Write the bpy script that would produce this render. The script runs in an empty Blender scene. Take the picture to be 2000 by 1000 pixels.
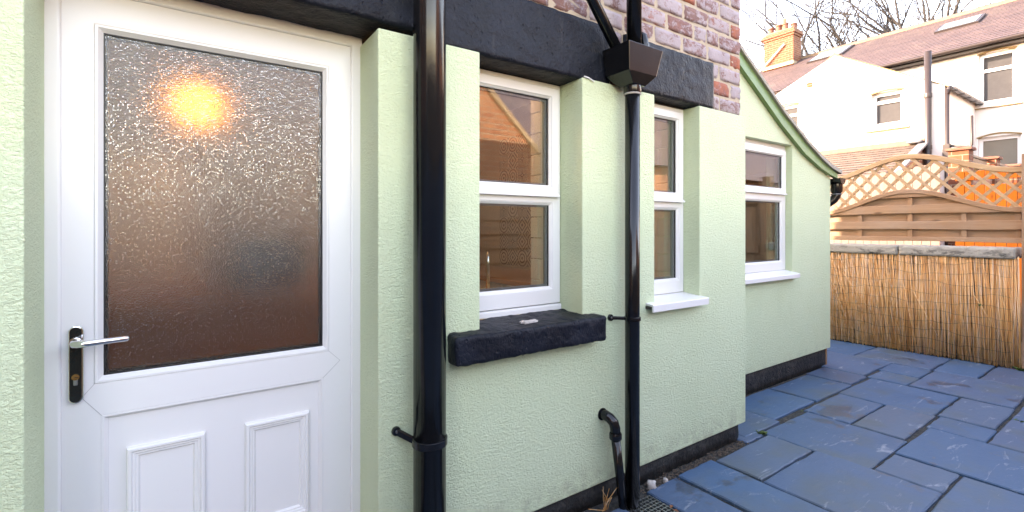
import bpy, bmesh, math, random
from mathutils import Vector, Matrix, noise

random.seed(7)
scene = bpy.context.scene
col = scene.collection

# ------------------------------------------------------------------ camera
FPX, HC, CY = 930.0, 1.283, -1.58            # focal length in photo pixels, camera height, camera Y (wall face is Y=0)
CA, SA = 0.5678, 0.8231
cam_d = bpy.data.cameras.new('camera')
cam_d.sensor_width = 36.0
cam_d.lens = FPX / 2000 * 36.0
cam_d.shift_y = -0.0275
cam_d.clip_start = 0.02
cam_d.clip_end = 2000
cam = bpy.data.objects.new('camera', cam_d)
col.objects.link(cam)
cam.location = (0, CY, HC)
cam.rotation_euler = (math.radians(90), 0, -math.asin(CA))
scene.camera = cam

# ------------------------------------------------------------------ sky, sun, exposure
SUN_DIR = Vector((-0.70, 0.71, 0)).normalized()
SUN_EL = math.radians(25)
to_sun = Vector((SUN_DIR.x * math.cos(SUN_EL), SUN_DIR.y * math.cos(SUN_EL), math.sin(SUN_EL)))
world = bpy.data.worlds.new('World')
scene.world = world
world.use_nodes = True
wn = world.node_tree
for n in list(wn.nodes): wn.nodes.remove(n)
w_out = wn.nodes.new('ShaderNodeOutputWorld')
w_bg = wn.nodes.new('ShaderNodeBackground')
w_sky = wn.nodes.new('ShaderNodeTexSky')
w_sky.sky_type = 'NISHITA'
w_sky.sun_disc = False
w_sky.sun_elevation = SUN_EL
w_sky.sun_rotation = math.atan2(SUN_DIR.x, SUN_DIR.y)
w_sky.air_density = 1.0
w_sky.dust_density = 0.8
w_sky.ozone_density = 0.6
w_bg.inputs['Strength'].default_value = 0.15
wn.links.new(w_sky.outputs[0], w_bg.inputs['Color'])
wn.links.new(w_bg.outputs[0], w_out.inputs['Surface'])
sun_d = bpy.data.lights.new('sun', 'SUN')
sun_d.energy = 2.0
sun_d.angle = math.radians(0.5)
sun_d.color = (1.0, 0.94, 0.86)
sun = bpy.data.objects.new('sun', sun_d)
col.objects.link(sun)
sun.location = (0, 0, 30)
sun.rotation_euler = (-to_sun).to_track_quat('-Z', 'Y').to_euler()
scene.view_settings.view_transform = 'Standard'
scene.view_settings.look = 'None'
scene.view_settings.exposure = 3.65
scene.view_settings.gamma = 1.0
scene.view_settings.use_white_balance = True          # camera balanced for open shade
scene.view_settings.white_balance_temperature = 9200
scene.view_settings.white_balance_tint = 24
scene.view_settings.use_curve_mapping = False
scene.cycles.use_denoising = True
scene.cycles.max_bounces = 8
scene.cycles.diffuse_bounces = 4
scene.cycles.transparent_max_bounces = 16
scene.cycles.transmission_bounces = 10
scene.cycles.caustics_reflective = False
scene.cycles.caustics_refractive = False
scene.cycles.sample_clamp_indirect = 6.0

# ------------------------------------------------------------------ photo pixel -> point on a known plane
def ray(u, v):
    s = (u - 1000) / FPX; t = (445 - v) / FPX
    return Vector((CA + s * SA, SA - s * CA, t))
def at_y(u, v, Y):
    d = ray(u, v); k = (Y - CY) / d.y
    return Vector((d.x * k, Y, HC + d.z * k))
def at_x(u, v, X):
    d = ray(u, v); k = X / d.x
    return Vector((X, CY + d.y * k, HC + d.z * k))

# ------------------------------------------------------------------ mesh helpers
class MB:
    def __init__(s): s.v = []; s.f = []
    def add(s, vs, fs):
        o = len(s.v); s.v += [tuple(p) for p in vs]; s.f += [tuple(i + o for i in f) for f in fs]; return s
    def box(s, x0, x1, y0, y1, z0, z1):
        return s.add([(x0,y0,z0),(x1,y0,z0),(x1,y1,z0),(x0,y1,z0),(x0,y0,z1),(x1,y0,z1),(x1,y1,z1),(x0,y1,z1)],
                     [(0,3,2,1),(4,5,6,7),(0,1,5,4),(1,2,6,5),(2,3,7,6),(3,0,4,7)])
    def prism(s, poly, vec):
        n = len(poly); vec = Vector(vec); a = [Vector(p) for p in poly]
        return s.add(a + [p + vec for p in a], [tuple(range(n - 1, -1, -1)), tuple(range(n, 2 * n))] +
                     [(i, (i + 1) % n, n + (i + 1) % n, n + i) for i in range(n)])
    def bar(s, a, b, w, h, up=(0, 0, 1)):
        a = Vector(a); b = Vector(b); d = (b - a).normalized(); side = d.cross(Vector(up))
        if side.length < 1e-5: side = d.cross(Vector((1, 0, 0)))
        side.normalize(); u2 = side.cross(d).normalized()
        vs = [p + side * (w / 2 * i) + u2 * (h / 2 * j) for p in (a, b) for i, j in ((-1,-1),(1,-1),(1,1),(-1,1))]
        return s.add(vs, [(3,2,1,0),(4,5,6,7),(0,1,5,4),(1,2,6,5),(2,3,7,6),(3,0,4,7)])
    def tube(s, pts, r, n=12, cap=True):
        pts = [Vector(p) for p in pts]; rs = r if isinstance(r, (list, tuple)) else [r] * len(pts)
        o = len(s.v); ref = None
        for i, p in enumerate(pts):
            d = (pts[min(i + 1, len(pts) - 1)] - pts[max(i - 1, 0)]).normalized()
            if ref is None:
                ref = d.cross(Vector((0, 0, 1)))
                if ref.length < 1e-3: ref = d.cross(Vector((0, 1, 0)))
            ref = (ref - d * ref.dot(d)).normalized(); b = d.cross(ref)
            for k in range(n):
                a = 2 * math.pi * k / n
                s.v.append(tuple(p + (ref * math.cos(a) + b * math.sin(a)) * rs[i]))
        for i in range(len(pts) - 1):
            for k in range(n):
                s.f.append((o + i*n + k, o + i*n + (k+1) % n, o + (i+1)*n + (k+1) % n, o + (i+1)*n + k))
        if cap:
            s.f.append(tuple(o + k for k in range(n - 1, -1, -1)))
            e = o + (len(pts) - 1) * n; s.f.append(tuple(e + k for k in range(n)))
        return s
    def ring(s, x0, x1, z0, z1, prof):
        """a mitred frame round a rectangle in XZ; prof is a closed list of (inset, y)"""
        o = len(s.v); m = len(prof)
        for d, y in prof: s.v += [(x0+d,y,z0+d),(x1-d,y,z0+d),(x1-d,y,z1-d),(x0+d,y,z1-d)]
        for i in range(m):
            j = (i + 1) % m
            for k in range(4): s.f.append((o+i*4+k, o+i*4+(k+1) % 4, o+j*4+(k+1) % 4, o+j*4+k))
        return s
    def wall(s, xs, zs, y0, y1, holes, top=None):
        """a slab in XZ from y0 to y1 with rectangular holes; top(x) may bend the last z line"""
        xs = sorted(set(xs)); zs = sorted(set(zs))
        def zz(i, j): return top(xs[i]) if (top and j == len(zs) - 1) else (min(zs[j], top(xs[i]) - .001 * (len(zs) - 1 - j)) if top else zs[j])
        def solid(i, j):
            if i < 0 or j < 0 or i >= len(xs) - 1 or j >= len(zs) - 1: return False
            cx = (xs[i] + xs[i+1]) / 2; cz = (zs[j] + zs[j+1]) / 2
            return not any(h[0] < cx < h[1] and h[2] < cz < h[3] for h in holes)
        for i in range(len(xs) - 1):
            for j in range(len(zs) - 1):
                if not solid(i, j): continue
                a, b = xs[i], xs[i+1]; c0, c1, d0, d1 = zz(i, j), zz(i+1, j), zz(i, j+1), zz(i+1, j+1)
                s.add([(a,y0,c0),(b,y0,c1),(b,y0,d1),(a,y0,d0)], [(0,1,2,3)])
                s.add([(a,y1,c0),(b,y1,c1),(b,y1,d1),(a,y1,d0)], [(3,2,1,0)])
                if not solid(i-1, j): s.add([(a,y0,c0),(a,y1,c0),(a,y1,d0),(a,y0,d0)], [(3,2,1,0)])
                if not solid(i+1, j): s.add([(b,y0,c1),(b,y1,c1),(b,y1,d1),(b,y0,d1)], [(0,1,2,3)])
                if not solid(i, j-1): s.add([(a,y0,c0),(b,y0,c1),(b,y1,c1),(a,y1,c0)], [(3,2,1,0)])
                if not solid(i, j+1): s.add([(a,y0,d0),(b,y0,d1),(b,y1,d1),(a,y1,d0)], [(0,1,2,3)])
        return s
    def rough(s, x0, x1, y0, y1, z0, z1, step=0.03, rad=0.01, amp=0.004, sc=9.0, seed=0):
        """a box with worn round edges and an uneven face"""
        L = (x1-x0, y1-y0, z1-z0); n = [max(2, int(l / step)) for l in L]; idx = {}; off = len(s.v)
        c = Vector(((x0+x1)/2, (y0+y1)/2, (z0+z1)/2)); hh = Vector(L) / 2
        def vid(i, j, k):
            if (i, j, k) in idx: return idx[(i, j, k)]
            p = Vector((-hh.x + L[0]*i/n[0], -hh.y + L[1]*j/n[1], -hh.z + L[2]*k/n[2]))
            q = Vector([max(-hh[a] + rad, min(hh[a] - rad, p[a])) for a in range(3)])
            d = p - q
            if d.length > 1e-9: p = q + d.normalized() * rad
            w = p + c
            nn = (d.normalized() if d.length > 1e-9 else Vector((0, 0, 1)))
            a1 = noise.noise(w * sc + Vector((seed, 0, 0))) + 0.5 * noise.noise(w * sc * 2.7 + Vector((0, seed, 3)))
            w = w + nn * (a1 * amp)
            idx[(i, j, k)] = off + len(idx); s.v.append(tuple(w)); return idx[(i, j, k)]
        for a in range(3):
            b, g = (a + 1) % 3, (a + 2) % 3
            for side in (0, n[a]):
                for i in range(n[b]):
                    for j in range(n[g]):
                        q = []
                        for di, dj in ((0,0),(1,0),(1,1),(0,1)):
                            t = [0, 0, 0]; t[a] = side; t[b] = i + di; t[g] = j + dj; q.append(vid(*t))
                        s.f.append(tuple(q if side else q[::-1]))
        return s
    def lathe(s, c, prof, n=20, axis='z'):
        o = len(s.v); m = len(prof)
        for r, h in prof:
            for k in range(n):
                a = 2*math.pi*k/n
                if axis == 'z': s.v.append((c[0]+r*math.cos(a), c[1]+r*math.sin(a), c[2]+h))
                else: s.v.append((c[0]+r*math.cos(a), c[1]+h, c[2]+r*math.sin(a)))
        for i in range(m - 1):
            for k in range(n): s.f.append((o+i*n+k, o+i*n+(k+1)%n, o+(i+1)*n+(k+1)%n, o+(i+1)*n+k))
        s.f.append(tuple(o+k for k in range(n-1,-1,-1))); s.f.append(tuple(o+(m-1)*n+k for k in range(n)))
        return s
    def mesh(s, name, smooth=False, fix=True):
        me = bpy.data.meshes.new(name); me.from_pydata(s.v, [], s.f); me.update()
        if fix:
            bm = bmesh.new(); bm.from_mesh(me); bmesh.ops.remove_doubles(bm, verts=bm.verts, dist=1e-5)
            bmesh.ops.recalc_face_normals(bm, faces=bm.faces); bm.to_mesh(me); bm.free()
        if smooth:
            for p in me.polygons: p.use_smooth = True
        return me

def obj(name, mb, m, parent=None, smooth=False, fix=True, bevel=0, seg=2, kind=None, auto=None):
    me = mb.mesh(name, smooth, fix) if isinstance(mb, MB) else mb
    if not me.materials: me.materials.append(m)
    o = bpy.data.objects.new(name, me); col.objects.link(o)
    if parent:
        o.parent = parent
        o.matrix_parent_inverse = Matrix.Translation(-world_loc(parent))
    if bevel:
        b = o.modifiers.new('bevel', 'BEVEL'); b.width = bevel; b.segments = seg; b.limit_method = 'ANGLE'; b.angle_limit = math.radians(40)
    if auto:
        for p in me.polygons: p.use_smooth = True
        bm = bmesh.new(); bm.from_mesh(me)
        for e in bm.edges:
            e.smooth = not (len(e.link_faces) == 2 and e.calc_face_angle(0) > math.radians(auto))
        bm.to_mesh(me); bm.free()
    if kind: o['kind'] = kind
    return o
def world_loc(o):
    return Vector(o.get('_loc', (0, 0, 0))) if o.type == 'EMPTY' else Vector((0, 0, 0))
def tag(o, label, cat, group=None):
    o['label'] = label; o['category'] = cat
    if group: o['group'] = group
    return o
EMPTIES = []
def thing(name, label, cat, loc=(0, 0, 0), group=None):
    o = bpy.data.objects.new(name, None); col.objects.link(o); o.location = loc; o['_loc'] = tuple(loc)
    o.empty_display_size = 0.1; o['kind'] = 'thing'; EMPTIES.append(o)
    return tag(o, label, cat, group)

# ------------------------------------------------------------------ materials
class N:
    def __init__(s, name):
        s.m = bpy.data.materials.new(name); s.m.use_nodes = True; s.t = s.m.node_tree
        for n in list(s.t.nodes): s.t.nodes.remove(n)
        s.out = s.t.nodes.new('ShaderNodeOutputMaterial')
    def n(s, typ, **kw):
        nd = s.t.nodes.new('ShaderNode' + typ)
        for k, v in kw.items():
            if k in ('inp',):
                for a, b in v.items():
                    if hasattr(b, 'is_output') or hasattr(b, 'links'): s.t.links.new(b, nd.inputs[a])
                    else: nd.inputs[a].default_value = b
            else: setattr(nd, k, v)
        return nd
    def pos(s): return s.n('NewGeometry').outputs['Position']
    def noise(s, scale, detail=3, rough=.55, vec=None, dist=0):
        return s.n('TexNoise', inp={'Vector': vec or s.pos(), 'Scale': scale, 'Detail': detail, 'Roughness': rough, 'Distortion': dist}).outputs['Fac']
    def ramp(s, fac, stops):
        r = s.n('ValToRGB', inp={'Fac': fac}); e = r.color_ramp.elements
        while len(e) < len(stops): e.new(0.5)
        for i, (p, c) in enumerate(stops):
            e[i].position = p; e[i].color = (c, c, c, 1) if isinstance(c, (int, float)) else (*c, 1)
        return r.outputs['Color']
    def mix(s, fac, a, b, mode='MIX'):
        nd = s.n('Mix', data_type='RGBA', blend_type=mode)
        for k, v in (('Factor', fac), ('A', a), ('B', b)):
            i = [x for x in nd.inputs if x.name == k and (x.type == ('VALUE' if k == 'Factor' else 'RGBA'))][0]
            if hasattr(v, 'links'): s.t.links.new(v, i)
            else: i.default_value = v if k == 'Factor' else (*v, 1)
        return [o for o in nd.outputs if o.type == 'RGBA'][0]
    def math(s, op, a, b=0.0, clamp=False):
        nd = s.n('Math', operation=op, use_clamp=clamp)
        for i, v in enumerate((a, b)):
            if hasattr(v, 'links'): s.t.links.new(v, nd.inputs[i])
            else: nd.inputs[i].default_value = v
        return nd.outputs[0]
    def bump(s, h, strength, dist=0.01, normal=None):
        inp = {'Height': h, 'Strength': strength, 'Distance': dist}
        if normal: inp['Normal'] = normal
        return s.n('Bump', inp=inp).outputs['Normal']
    def scaled(s, sc, loc=(0, 0, 0), rot=(0, 0, 0), vec=None):
        return s.n('Mapping', inp={'Vector': vec or s.pos(), 'Scale': sc, 'Location': loc, 'Rotation': rot}).outputs[0]
    def rand(s): return s.n('ObjectInfo').outputs['Random']
    def bsdf(s, color, rough=.5, normal=None, **kw):
        b = s.n('BsdfPrincipled')
        for k, v in dict({'Base Color': color, 'Roughness': rough}, **kw).items():
            if hasattr(v, 'links'): s.t.links.new(v, b.inputs[k])
            else: b.inputs[k].default_value = (*v, 1) if isinstance(v, (tuple, list)) and len(v) == 3 and b.inputs[k].type == 'RGBA' else v
        if normal: s.t.links.new(normal, b.inputs['Normal'])
        s.t.links.new(b.outputs[0], s.out.inputs['Surface'])
        return s.m

def m_render():
    k = N('green_render')
    p = k.pos()
    v = k.scaled((1, 1, 1.5))
    fine = k.noise(75, 4, .6, v, 1.2)
    mid = k.noise(32, 3, .5, v, .8)
    h = k.math('ADD', k.math('MULTIPLY', k.ramp(fine, [(.35, 0.0), (.68, 1.0)]), .75), k.math('MULTIPLY', mid, .5))
    big = k.noise(1.7, 4, .6)
    c = k.mix(k.ramp(big, [(.35, 0.0), (.7, 1.0)]), (.605, .695, .450), (.640, .725, .490))
    stain = k.noise(5, 5, .7, k.scaled((1.6, 1.6, .45)))
    c = k.mix(k.math('MULTIPLY', k.ramp(stain, [(.56, 0.0), (.78, 1.0)]), .28), c, (.50, .58, .36))
    # grime low on the wall and little dark pinholes
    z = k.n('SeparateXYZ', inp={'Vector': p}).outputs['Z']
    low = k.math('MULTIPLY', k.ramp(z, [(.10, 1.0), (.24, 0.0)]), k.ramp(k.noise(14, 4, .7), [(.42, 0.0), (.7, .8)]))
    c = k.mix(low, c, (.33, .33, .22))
    dots = k.n('TexVoronoi', inp={'Vector': p, 'Scale': 6.0}).outputs['Distance']
    c = k.mix(k.ramp(dots, [(.014, .7), (.022, 0.0)]), c, (.08, .08, .06))
    return k.bsdf(c, .62, k.bump(h, .75, .006))
def m_upvc(name='white_upvc', c=(.74, .725, .71)):
    k = N(name)
    s = k.noise(3.0, 3, .6)
    cc = k.mix(k.math('MULTIPLY', k.ramp(s, [(.5, 0.0), (.8, 1.0)]), .25), c, tuple(x * .93 for x in c))
    g = k.noise(35, 4, .7)
    cc = k.mix(k.math('MULTIPLY', k.ramp(g, [(.66, 0.0), (.82, 1.0)]), .12), cc, (.45, .40, .32))
    return k.bsdf(cc, .27, k.bump(k.noise(9, 2), .03, .004))
def m_black_stone():
    k = N('black_painted_stone')
    n1 = k.noise(55, 5, .65, dist=.4); n2 = k.noise(14, 4, .6)
    pits = k.n('TexVoronoi', inp={'Vector': k.scaled((1, 1, .7)), 'Scale': 42.0}).outputs['Distance']
    pm = k.math('MULTIPLY', k.ramp(pits, [(.06, 0.0), (.22, 1.0)]), 1.0)
    h = k.math('ADD', k.math('MULTIPLY', n1, .6), k.math('ADD', k.math('MULTIPLY', n2, .9), k.math('MULTIPLY', pm, .35)))
    c = k.mix(k.ramp(k.noise(7, 4, .6), [(.4, 0.0), (.75, 1.0)]), (.0045, .006, .011), (.010, .013, .022))
    fl = k.ramp(k.noise(48, 5, .75), [(.715, 0.0), (.76, 1.0)])
    c = k.mix(k.math('MULTIPLY', fl, .8), c, (.22, .20, .18))
    streak = k.ramp(k.noise(11, 4, .7, k.scaled((2.2, 2.2, .28))), [(.60, 0.0), (.80, 1.0)])
    c = k.mix(k.math('MULTIPLY', streak, .10), c, (.30, .28, .25))
    return k.bsdf(c, k.math('ADD', .33, k.math('MULTIPLY', n2, .25)), k.bump(h, 1.0, .009), **{'Specular IOR Level': .2})
def m_black_plastic():
    k = N('black_pipe_paint')
    sc = k.ramp(k.noise(9, 5, .75, k.scaled((6, 6, .5))), [(.66, 0.0), (.78, 1.0)])
    c = k.mix(k.math('MULTIPLY', sc, .35), (.005, .0055, .007), (.10, .10, .10))
    dust = k.noise(3, 4, .6, k.scaled((1, 1, .4)))
    c = k.mix(k.math('MULTIPLY', k.ramp(dust, [(.4, 0.0), (.8, 1.0)]), .3), c, (.016, .017, .019))
    return k.bsdf(c, k.math('ADD', .08, k.math('MULTIPLY', k.noise(20, 4, .6), .18)), k.bump(k.noise(30, 3), .04, .003), **{'Specular IOR Level': .45})
def m_plinth():
    k = N('black_tarred_plinth')
    n1 = k.noise(26, 5, .7)
    c = k.mix(k.ramp(k.noise(11, 5, .7), [(.50, 0.0), (.66, 1.0)]), (.012, .013, .014), (.045, .044, .04))
    c = k.mix(k.ramp(k.noise(19, 4, .7, k.scaled((1, 1, 1), (4, 2, 1))), [(.66, 0.0), (.72, .8)]), c, (.22, .17, .12))
    return k.bsdf(c, .55, k.bump(n1, .9, .02))
def m_slate():
    k = N('blue_slate')
    r = k.rand(); p = k.pos()
    off = k.n('VectorMath', operation='SCALE', inp={0: (37.0, 51.0, 0.0), 'Scale': r}).outputs[0]
    pv = k.n('VectorMath', operation='ADD', inp={0: p, 1: off}).outputs[0]
    base = k.ramp(r, [(0, (.024, .084, .168)), (.3, (.034, .100, .190)), (.5, (.062, .088, .142)), (.62, (.044, .080, .140)), (.8, (.028, .092, .180)), (1, (.072, .104, .150))])
    n1 = k.noise(5.5, 5, .65, pv)
    c = k.mix(k.ramp(n1, [(.3, 0.0), (.75, 1.0)]), base, k.mix(.5, base, (.075, .135, .215)))
    ol = k.ramp(k.noise(2.3, 3, .6, pv), [(.50, 0.0), (.74, .75)])
    c = k.mix(ol, c, (.085, .105, .100))
    st = k.noise(3.2, 6, .72, k.scaled((1.0, 3.4, 1), vec=pv, rot=(0, 0, .5)), 1.0)
    c = k.mix(k.ramp(st, [(.59, 0.0), (.70, .60)]), c, (.34, .36, .40))
    sp = k.noise(70, 3, .7, pv)
    c = k.mix(k.ramp(sp, [(.72, 0.0), (.78, .6)]), c, (.32, .34, .38))
    damp = k.ramp(k.noise(2.9, 5, .6, k.scaled((1, 1, 1), (3, 8, 0), vec=pv)), [(.60, 0.0), (.63, 1.0)])
    c = k.mix(k.math('MULTIPLY', damp, .55), c, (.035, .040, .048))
    rg = k.math('SUBTRACT', k.math('ADD', .44, k.math('MULTIPLY', n1, .22)), k.math('MULTIPLY', damp, .18))
    h = k.math('ADD', k.noise(9, 5, .6, k.scaled((1, 2.2, 1), vec=pv, rot=(0, 0, .4)), .5) if False else k.noise(9, 5, .6, k.scaled((1, 2.2, 1), vec=pv)), k.math('MULTIPLY', k.noise(60, 3, .6, pv), .25))
    return k.bsdf(c, rg, k.bump(h, .35, .012))
def m_joint():
    k = N('slab_joint_grit')
    c = k.mix(k.ramp(k.noise(40, 4, .7), [(.4, 0.0), (.7, 1.0)]), (.020, .021, .021), (.075, .070, .060))
    return k.bsdf(c, .9, k.bump(k.noise(120, 3), .8, .01))
def wood(name, c0, c1, axis=0, knots=True, rough=.65, var=.25, weather=.35, spec=.4):
    """axis = the grain's long axis in world space"""
    k = N(name); r = k.rand(); p = k.pos()
    off = k.n('VectorMath', operation='SCALE', inp={0: (13.0, 29.0, 17.0), 'Scale': r}).outputs[0]
    pv = k.n('VectorMath', operation='ADD', inp={0: p, 1: off}).outputs[0]
    sc = [26.0, 26.0, 26.0]; sc[axis] = 1.6
    g = k.noise(1.0, 4, .6, k.scaled(tuple(sc), vec=pv), .9)
    c = k.mix(k.ramp(g, [(.30, 0.0), (.70, 1.0)]), c0, c1)
    c = k.mix(k.math('MULTIPLY', r, var), c, tuple(x * .55 for x in c0))
    if knots:
        ks = [7.0, 7.0, 7.0]; ks[axis] = 2.6
        vd = k.n('TexVoronoi', inp={'Vector': k.scaled(tuple(ks), vec=pv), 'Scale': 1.0}).outputs['Distance']
        c = k.mix(k.ramp(vd, [(.05, .8), (.13, 0.0)]), c, tuple(x * .35 for x in c0))
    wv = k.noise(2.5, 4, .6, pv)
    c = k.mix(k.math('MULTIPLY', k.ramp(wv, [(.45, 0.0), (.75, 1.0)]), weather), c, (.36, .29, .24))
    return k.bsdf(c, rough, k.bump(g, .35, .004), **{'Specular IOR Level': spec})
def m_brick_piece():
    """old brick with the remains of pale paint, each brick its own mix"""
    k = N('flaking_painted_brick'); r = k.rand(); p = k.pos()
    red = k.ramp(r, [(0, (.24, .10, .08)), (.3, (.28, .16, .15)), (.55, (.42, .095, .03)), (.62, (.22, .11, .095)), (.85, (.30, .18, .165)), (1, (.20, .085, .065))])
    red = k.mix(k.ramp(k.noise(22, 5, .7), [(.35, 0.0), (.7, .8)]), red, (.16, .085, .085))
    amt = k.ramp(r, [(0, .54), (.12, .45), (.22, .38), (.46, .42), (.54, .72), (.62, .40), (.80, .36), (.92, .47), (1, .53)])
    nn = k.noise(24, 6, .72, k.scaled((1, 1, 1.4)), .5)
    pm = k.math('MULTIPLY', k.math('SUBTRACT', nn, k.math('SUBTRACT', amt, .03)), 9.0, True)
    paint = k.mix(k.noise(5, 3), (.31, .255, .285), (.43, .37, .375))
    c = k.mix(k.math('MULTIPLY', pm, .88), red, paint)
    c = k.mix(k.ramp(k.noise(60, 4, .7), [(.66, 0.0), (.74, .7)]), c, (.07, .05, .05))
    h = k.math('ADD', k.noise(45, 5, .65), k.math('MULTIPLY', pm, .35))
    return k.bsdf(c, .8, k.bump(h, .6, .008))
def m_mortar(name='lime_mortar', c0=(.40, .31, .23), c1=(.50, .41, .31)):
    k = N(name)
    c = k.mix(k.noise(12, 5, .7), c0, c1)
    c = k.mix(k.ramp(k.noise(50, 4, .7), [(.66, 0.0), (.75, .6)]), c, (.14, .11, .09))
    return k.bsdf(c, .9, k.bump(k.noise(55, 5, .7), .7, .01))
def m_brickwork(name, c1, c2, mortar, bw=.225, rh=.078):
    k = N(name); p = k.n('SeparateXYZ', inp={'Vector': k.pos()})
    v = k.n('CombineXYZ', inp={'X': k.math('ADD', p.outputs[0], p.outputs[1]), 'Y': p.outputs[2]}).outputs[0]
    b = k.n('TexBrick', inp={'Vector': v, 'Color1': (*c1, 1), 'Color2': (*c2, 1), 'Mortar': (*mortar, 1), 'Scale': 1.0,
                             'Mortar Size': .007, 'Mortar Smooth': .2, 'Bias': 0.0, 'Brick Width': bw, 'Row Height': rh})
    c = k.mix(k.ramp(k.noise(9, 5, .7), [(.45, 0.0), (.75, .45)]), b.outputs['Color'], tuple(x * .45 for x in c1))
    h = k.math('SUBTRACT', k.math('MULTIPLY', k.noise(40, 4), .3), b.outputs['Fac'])
    return k.bsdf(c, .85, k.bump(h, .6, .012))
def m_slates(name, c0, c1, w=.26, h=.19, lichen=.2):
    k = N(name); p = k.n('SeparateXYZ', inp={'Vector': k.pos()})
    row = k.math('FLOOR', k.math('DIVIDE', p.outputs[0], h)); 
    v = k.n('CombineXYZ', inp={'X': p.outputs[1], 'Y': p.outputs[0]}).outputs[0]
    b = k.n('TexBrick', inp={'Vector': v, 'Color1': (*c0, 1), 'Color2': (*c1, 1), 'Mortar': tuple(x * .35 for x in c0) + (1,), 'Scale': 1.0,
                             'Mortar Size': .006, 'Mortar Smooth': .1, 'Bias': 0.0, 'Brick Width': w, 'Row Height': h})
    c = k.mix(k.ramp(k.noise(1.2, 5, .7), [(.5, 0.0), (.8, lichen)]), b.outputs['Color'], (.28, .24, .18))
    c = k.mix(k.ramp(k.noise(7, 4, .7), [(.4, 0.0), (.8, .4)]), c, tuple(x * .6 for x in c0))
    return k.bsdf(c, .6, k.bump(k.math('SUBTRACT', 1.0, b.outputs['Fac']), .5, .01))
def m_plain(name, c, rough=.5, nscale=12, var=.15, bump=.15, **kw):
    k = N(name)
    cc = k.mix(k.ramp(k.noise(nscale, 4, .65), [(.35, 0.0), (.75, 1.0)]), c, tuple(x * (1 - var) for x in c))
    return k.bsdf(cc, rough, k.bump(k.noise(nscale * 4, 3), bump, .004), **kw)
def m_glass():
    k = N('window_glass')
    f = k.n('LayerWeight', inp={'Blend': .5}).outputs['Facing']
    fr = k.math('ADD', .075, k.math('MULTIPLY', k.math('POWER', f, 5.0), .95))
    t = k.n('BsdfTransparent', inp={'Color': (.93, .95, .94, 1)})
    wob = k.bump(k.noise(1.3, 1), .015, .02)
    g = k.n('BsdfGlossy', inp={'Color': (1, 1, 1, 1), 'Roughness': 0.0, 'Normal': wob})
    m = k.n('MixShader', inp={0: fr, 1: t.outputs[0], 2: g.outputs[0]})
    k.t.links.new(m.outputs[0], k.out.inputs['Surface'])
    return k.m
def m_obscure():
    """stippled obscure glass: small pimples that catch light, blurred view through"""
    k = N('stippled_obscure_glass')
    p = k.pos()
    v1 = k.n('TexVoronoi', inp={'Vector': k.scaled((1, 1, .85)), 'Scale': 185.0})
    pick = k.ramp(k.n('SeparateColor', inp={'Color': v1.outputs['Color']}).outputs[0], [(.50, 0.0), (.80, 1.0)])
    pim = k.math('MULTIPLY', k.ramp(v1.outputs['Distance'], [(.08, 1.0), (.42, 0.0)]), pick)
    n1 = k.noise(260, 2, .6, dist=.4)
    soft = k.bump(k.math('ADD', k.math('MULTIPLY', n1, .6), k.math('MULTIPLY', pim, -.6)), .65, .0030)
    k.bsdf((.97, .96, .93), .125, soft, **{'Transmission Weight': 1.0, 'IOR': 1.45})
    base = k.out.inputs['Surface'].links[0].from_socket
    glint = k.n('BsdfGlossy', inp={'Color': (1, 1, 1, 1), 'Roughness': .22})
    fac = k.math('MULTIPLY', k.ramp(pim, [(.10, 0.0), (.55, 1.0)]), .22)
    m = k.n('MixShader', inp={0: fac, 1: base, 2: glint.outputs[0]})
    k.t.links.new(m.outputs[0], k.out.inputs['Surface'])
    return k.m
def m_metal(name, c, rough=.06):
    k = N(name)
    return k.bsdf(c, k.math('ADD', rough, k.math('MULTIPLY', k.noise(30, 4), .05)), None, Metallic=1.0)
def m_reed():
    k = N('dry_reed'); p = k.pos()
    g = k.noise(1.0, 3, .6, k.scaled((30, 140, 1.6)))
    c = k.ramp(g, [(.25, (.26, .09, .024)), (.36, (.68, .28, .075)), (.50, (.86, .47, .18)), (.68, (.86, .66, .48))])
    blot = k.noise(9, 4, .65)
    c = k.mix(k.ramp(blot, [(.52, 0.0), (.85, .55)]), c, (.36, .21, .15))
    return k.bsdf(c, .6, k.bump(g, .2, .002))
def m_stone():
    k = N('weathered_stone_coping')
    c = k.mix(k.noise(6, 5, .7), (.34, .30, .245), (.46, .415, .35))
    d = k.ramp(k.noise(7, 6, .7, k.scaled((1, 1, 2.2))), [(.50, 0.0), (.60, 1.0)])
    z = k.n('SeparateXYZ', inp={'Vector': k.pos()}).outputs['Z']
    d = k.math('MULTIPLY', d, k.ramp(k.math('SUBTRACT', z, .98), [(.04, .95), (.12, .15)]))
    c = k.mix(d, c, (.045, .042, .036))
    return k.bsdf(c, .85, k.bump(k.noise(30, 6, .7), .8, .02))
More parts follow.
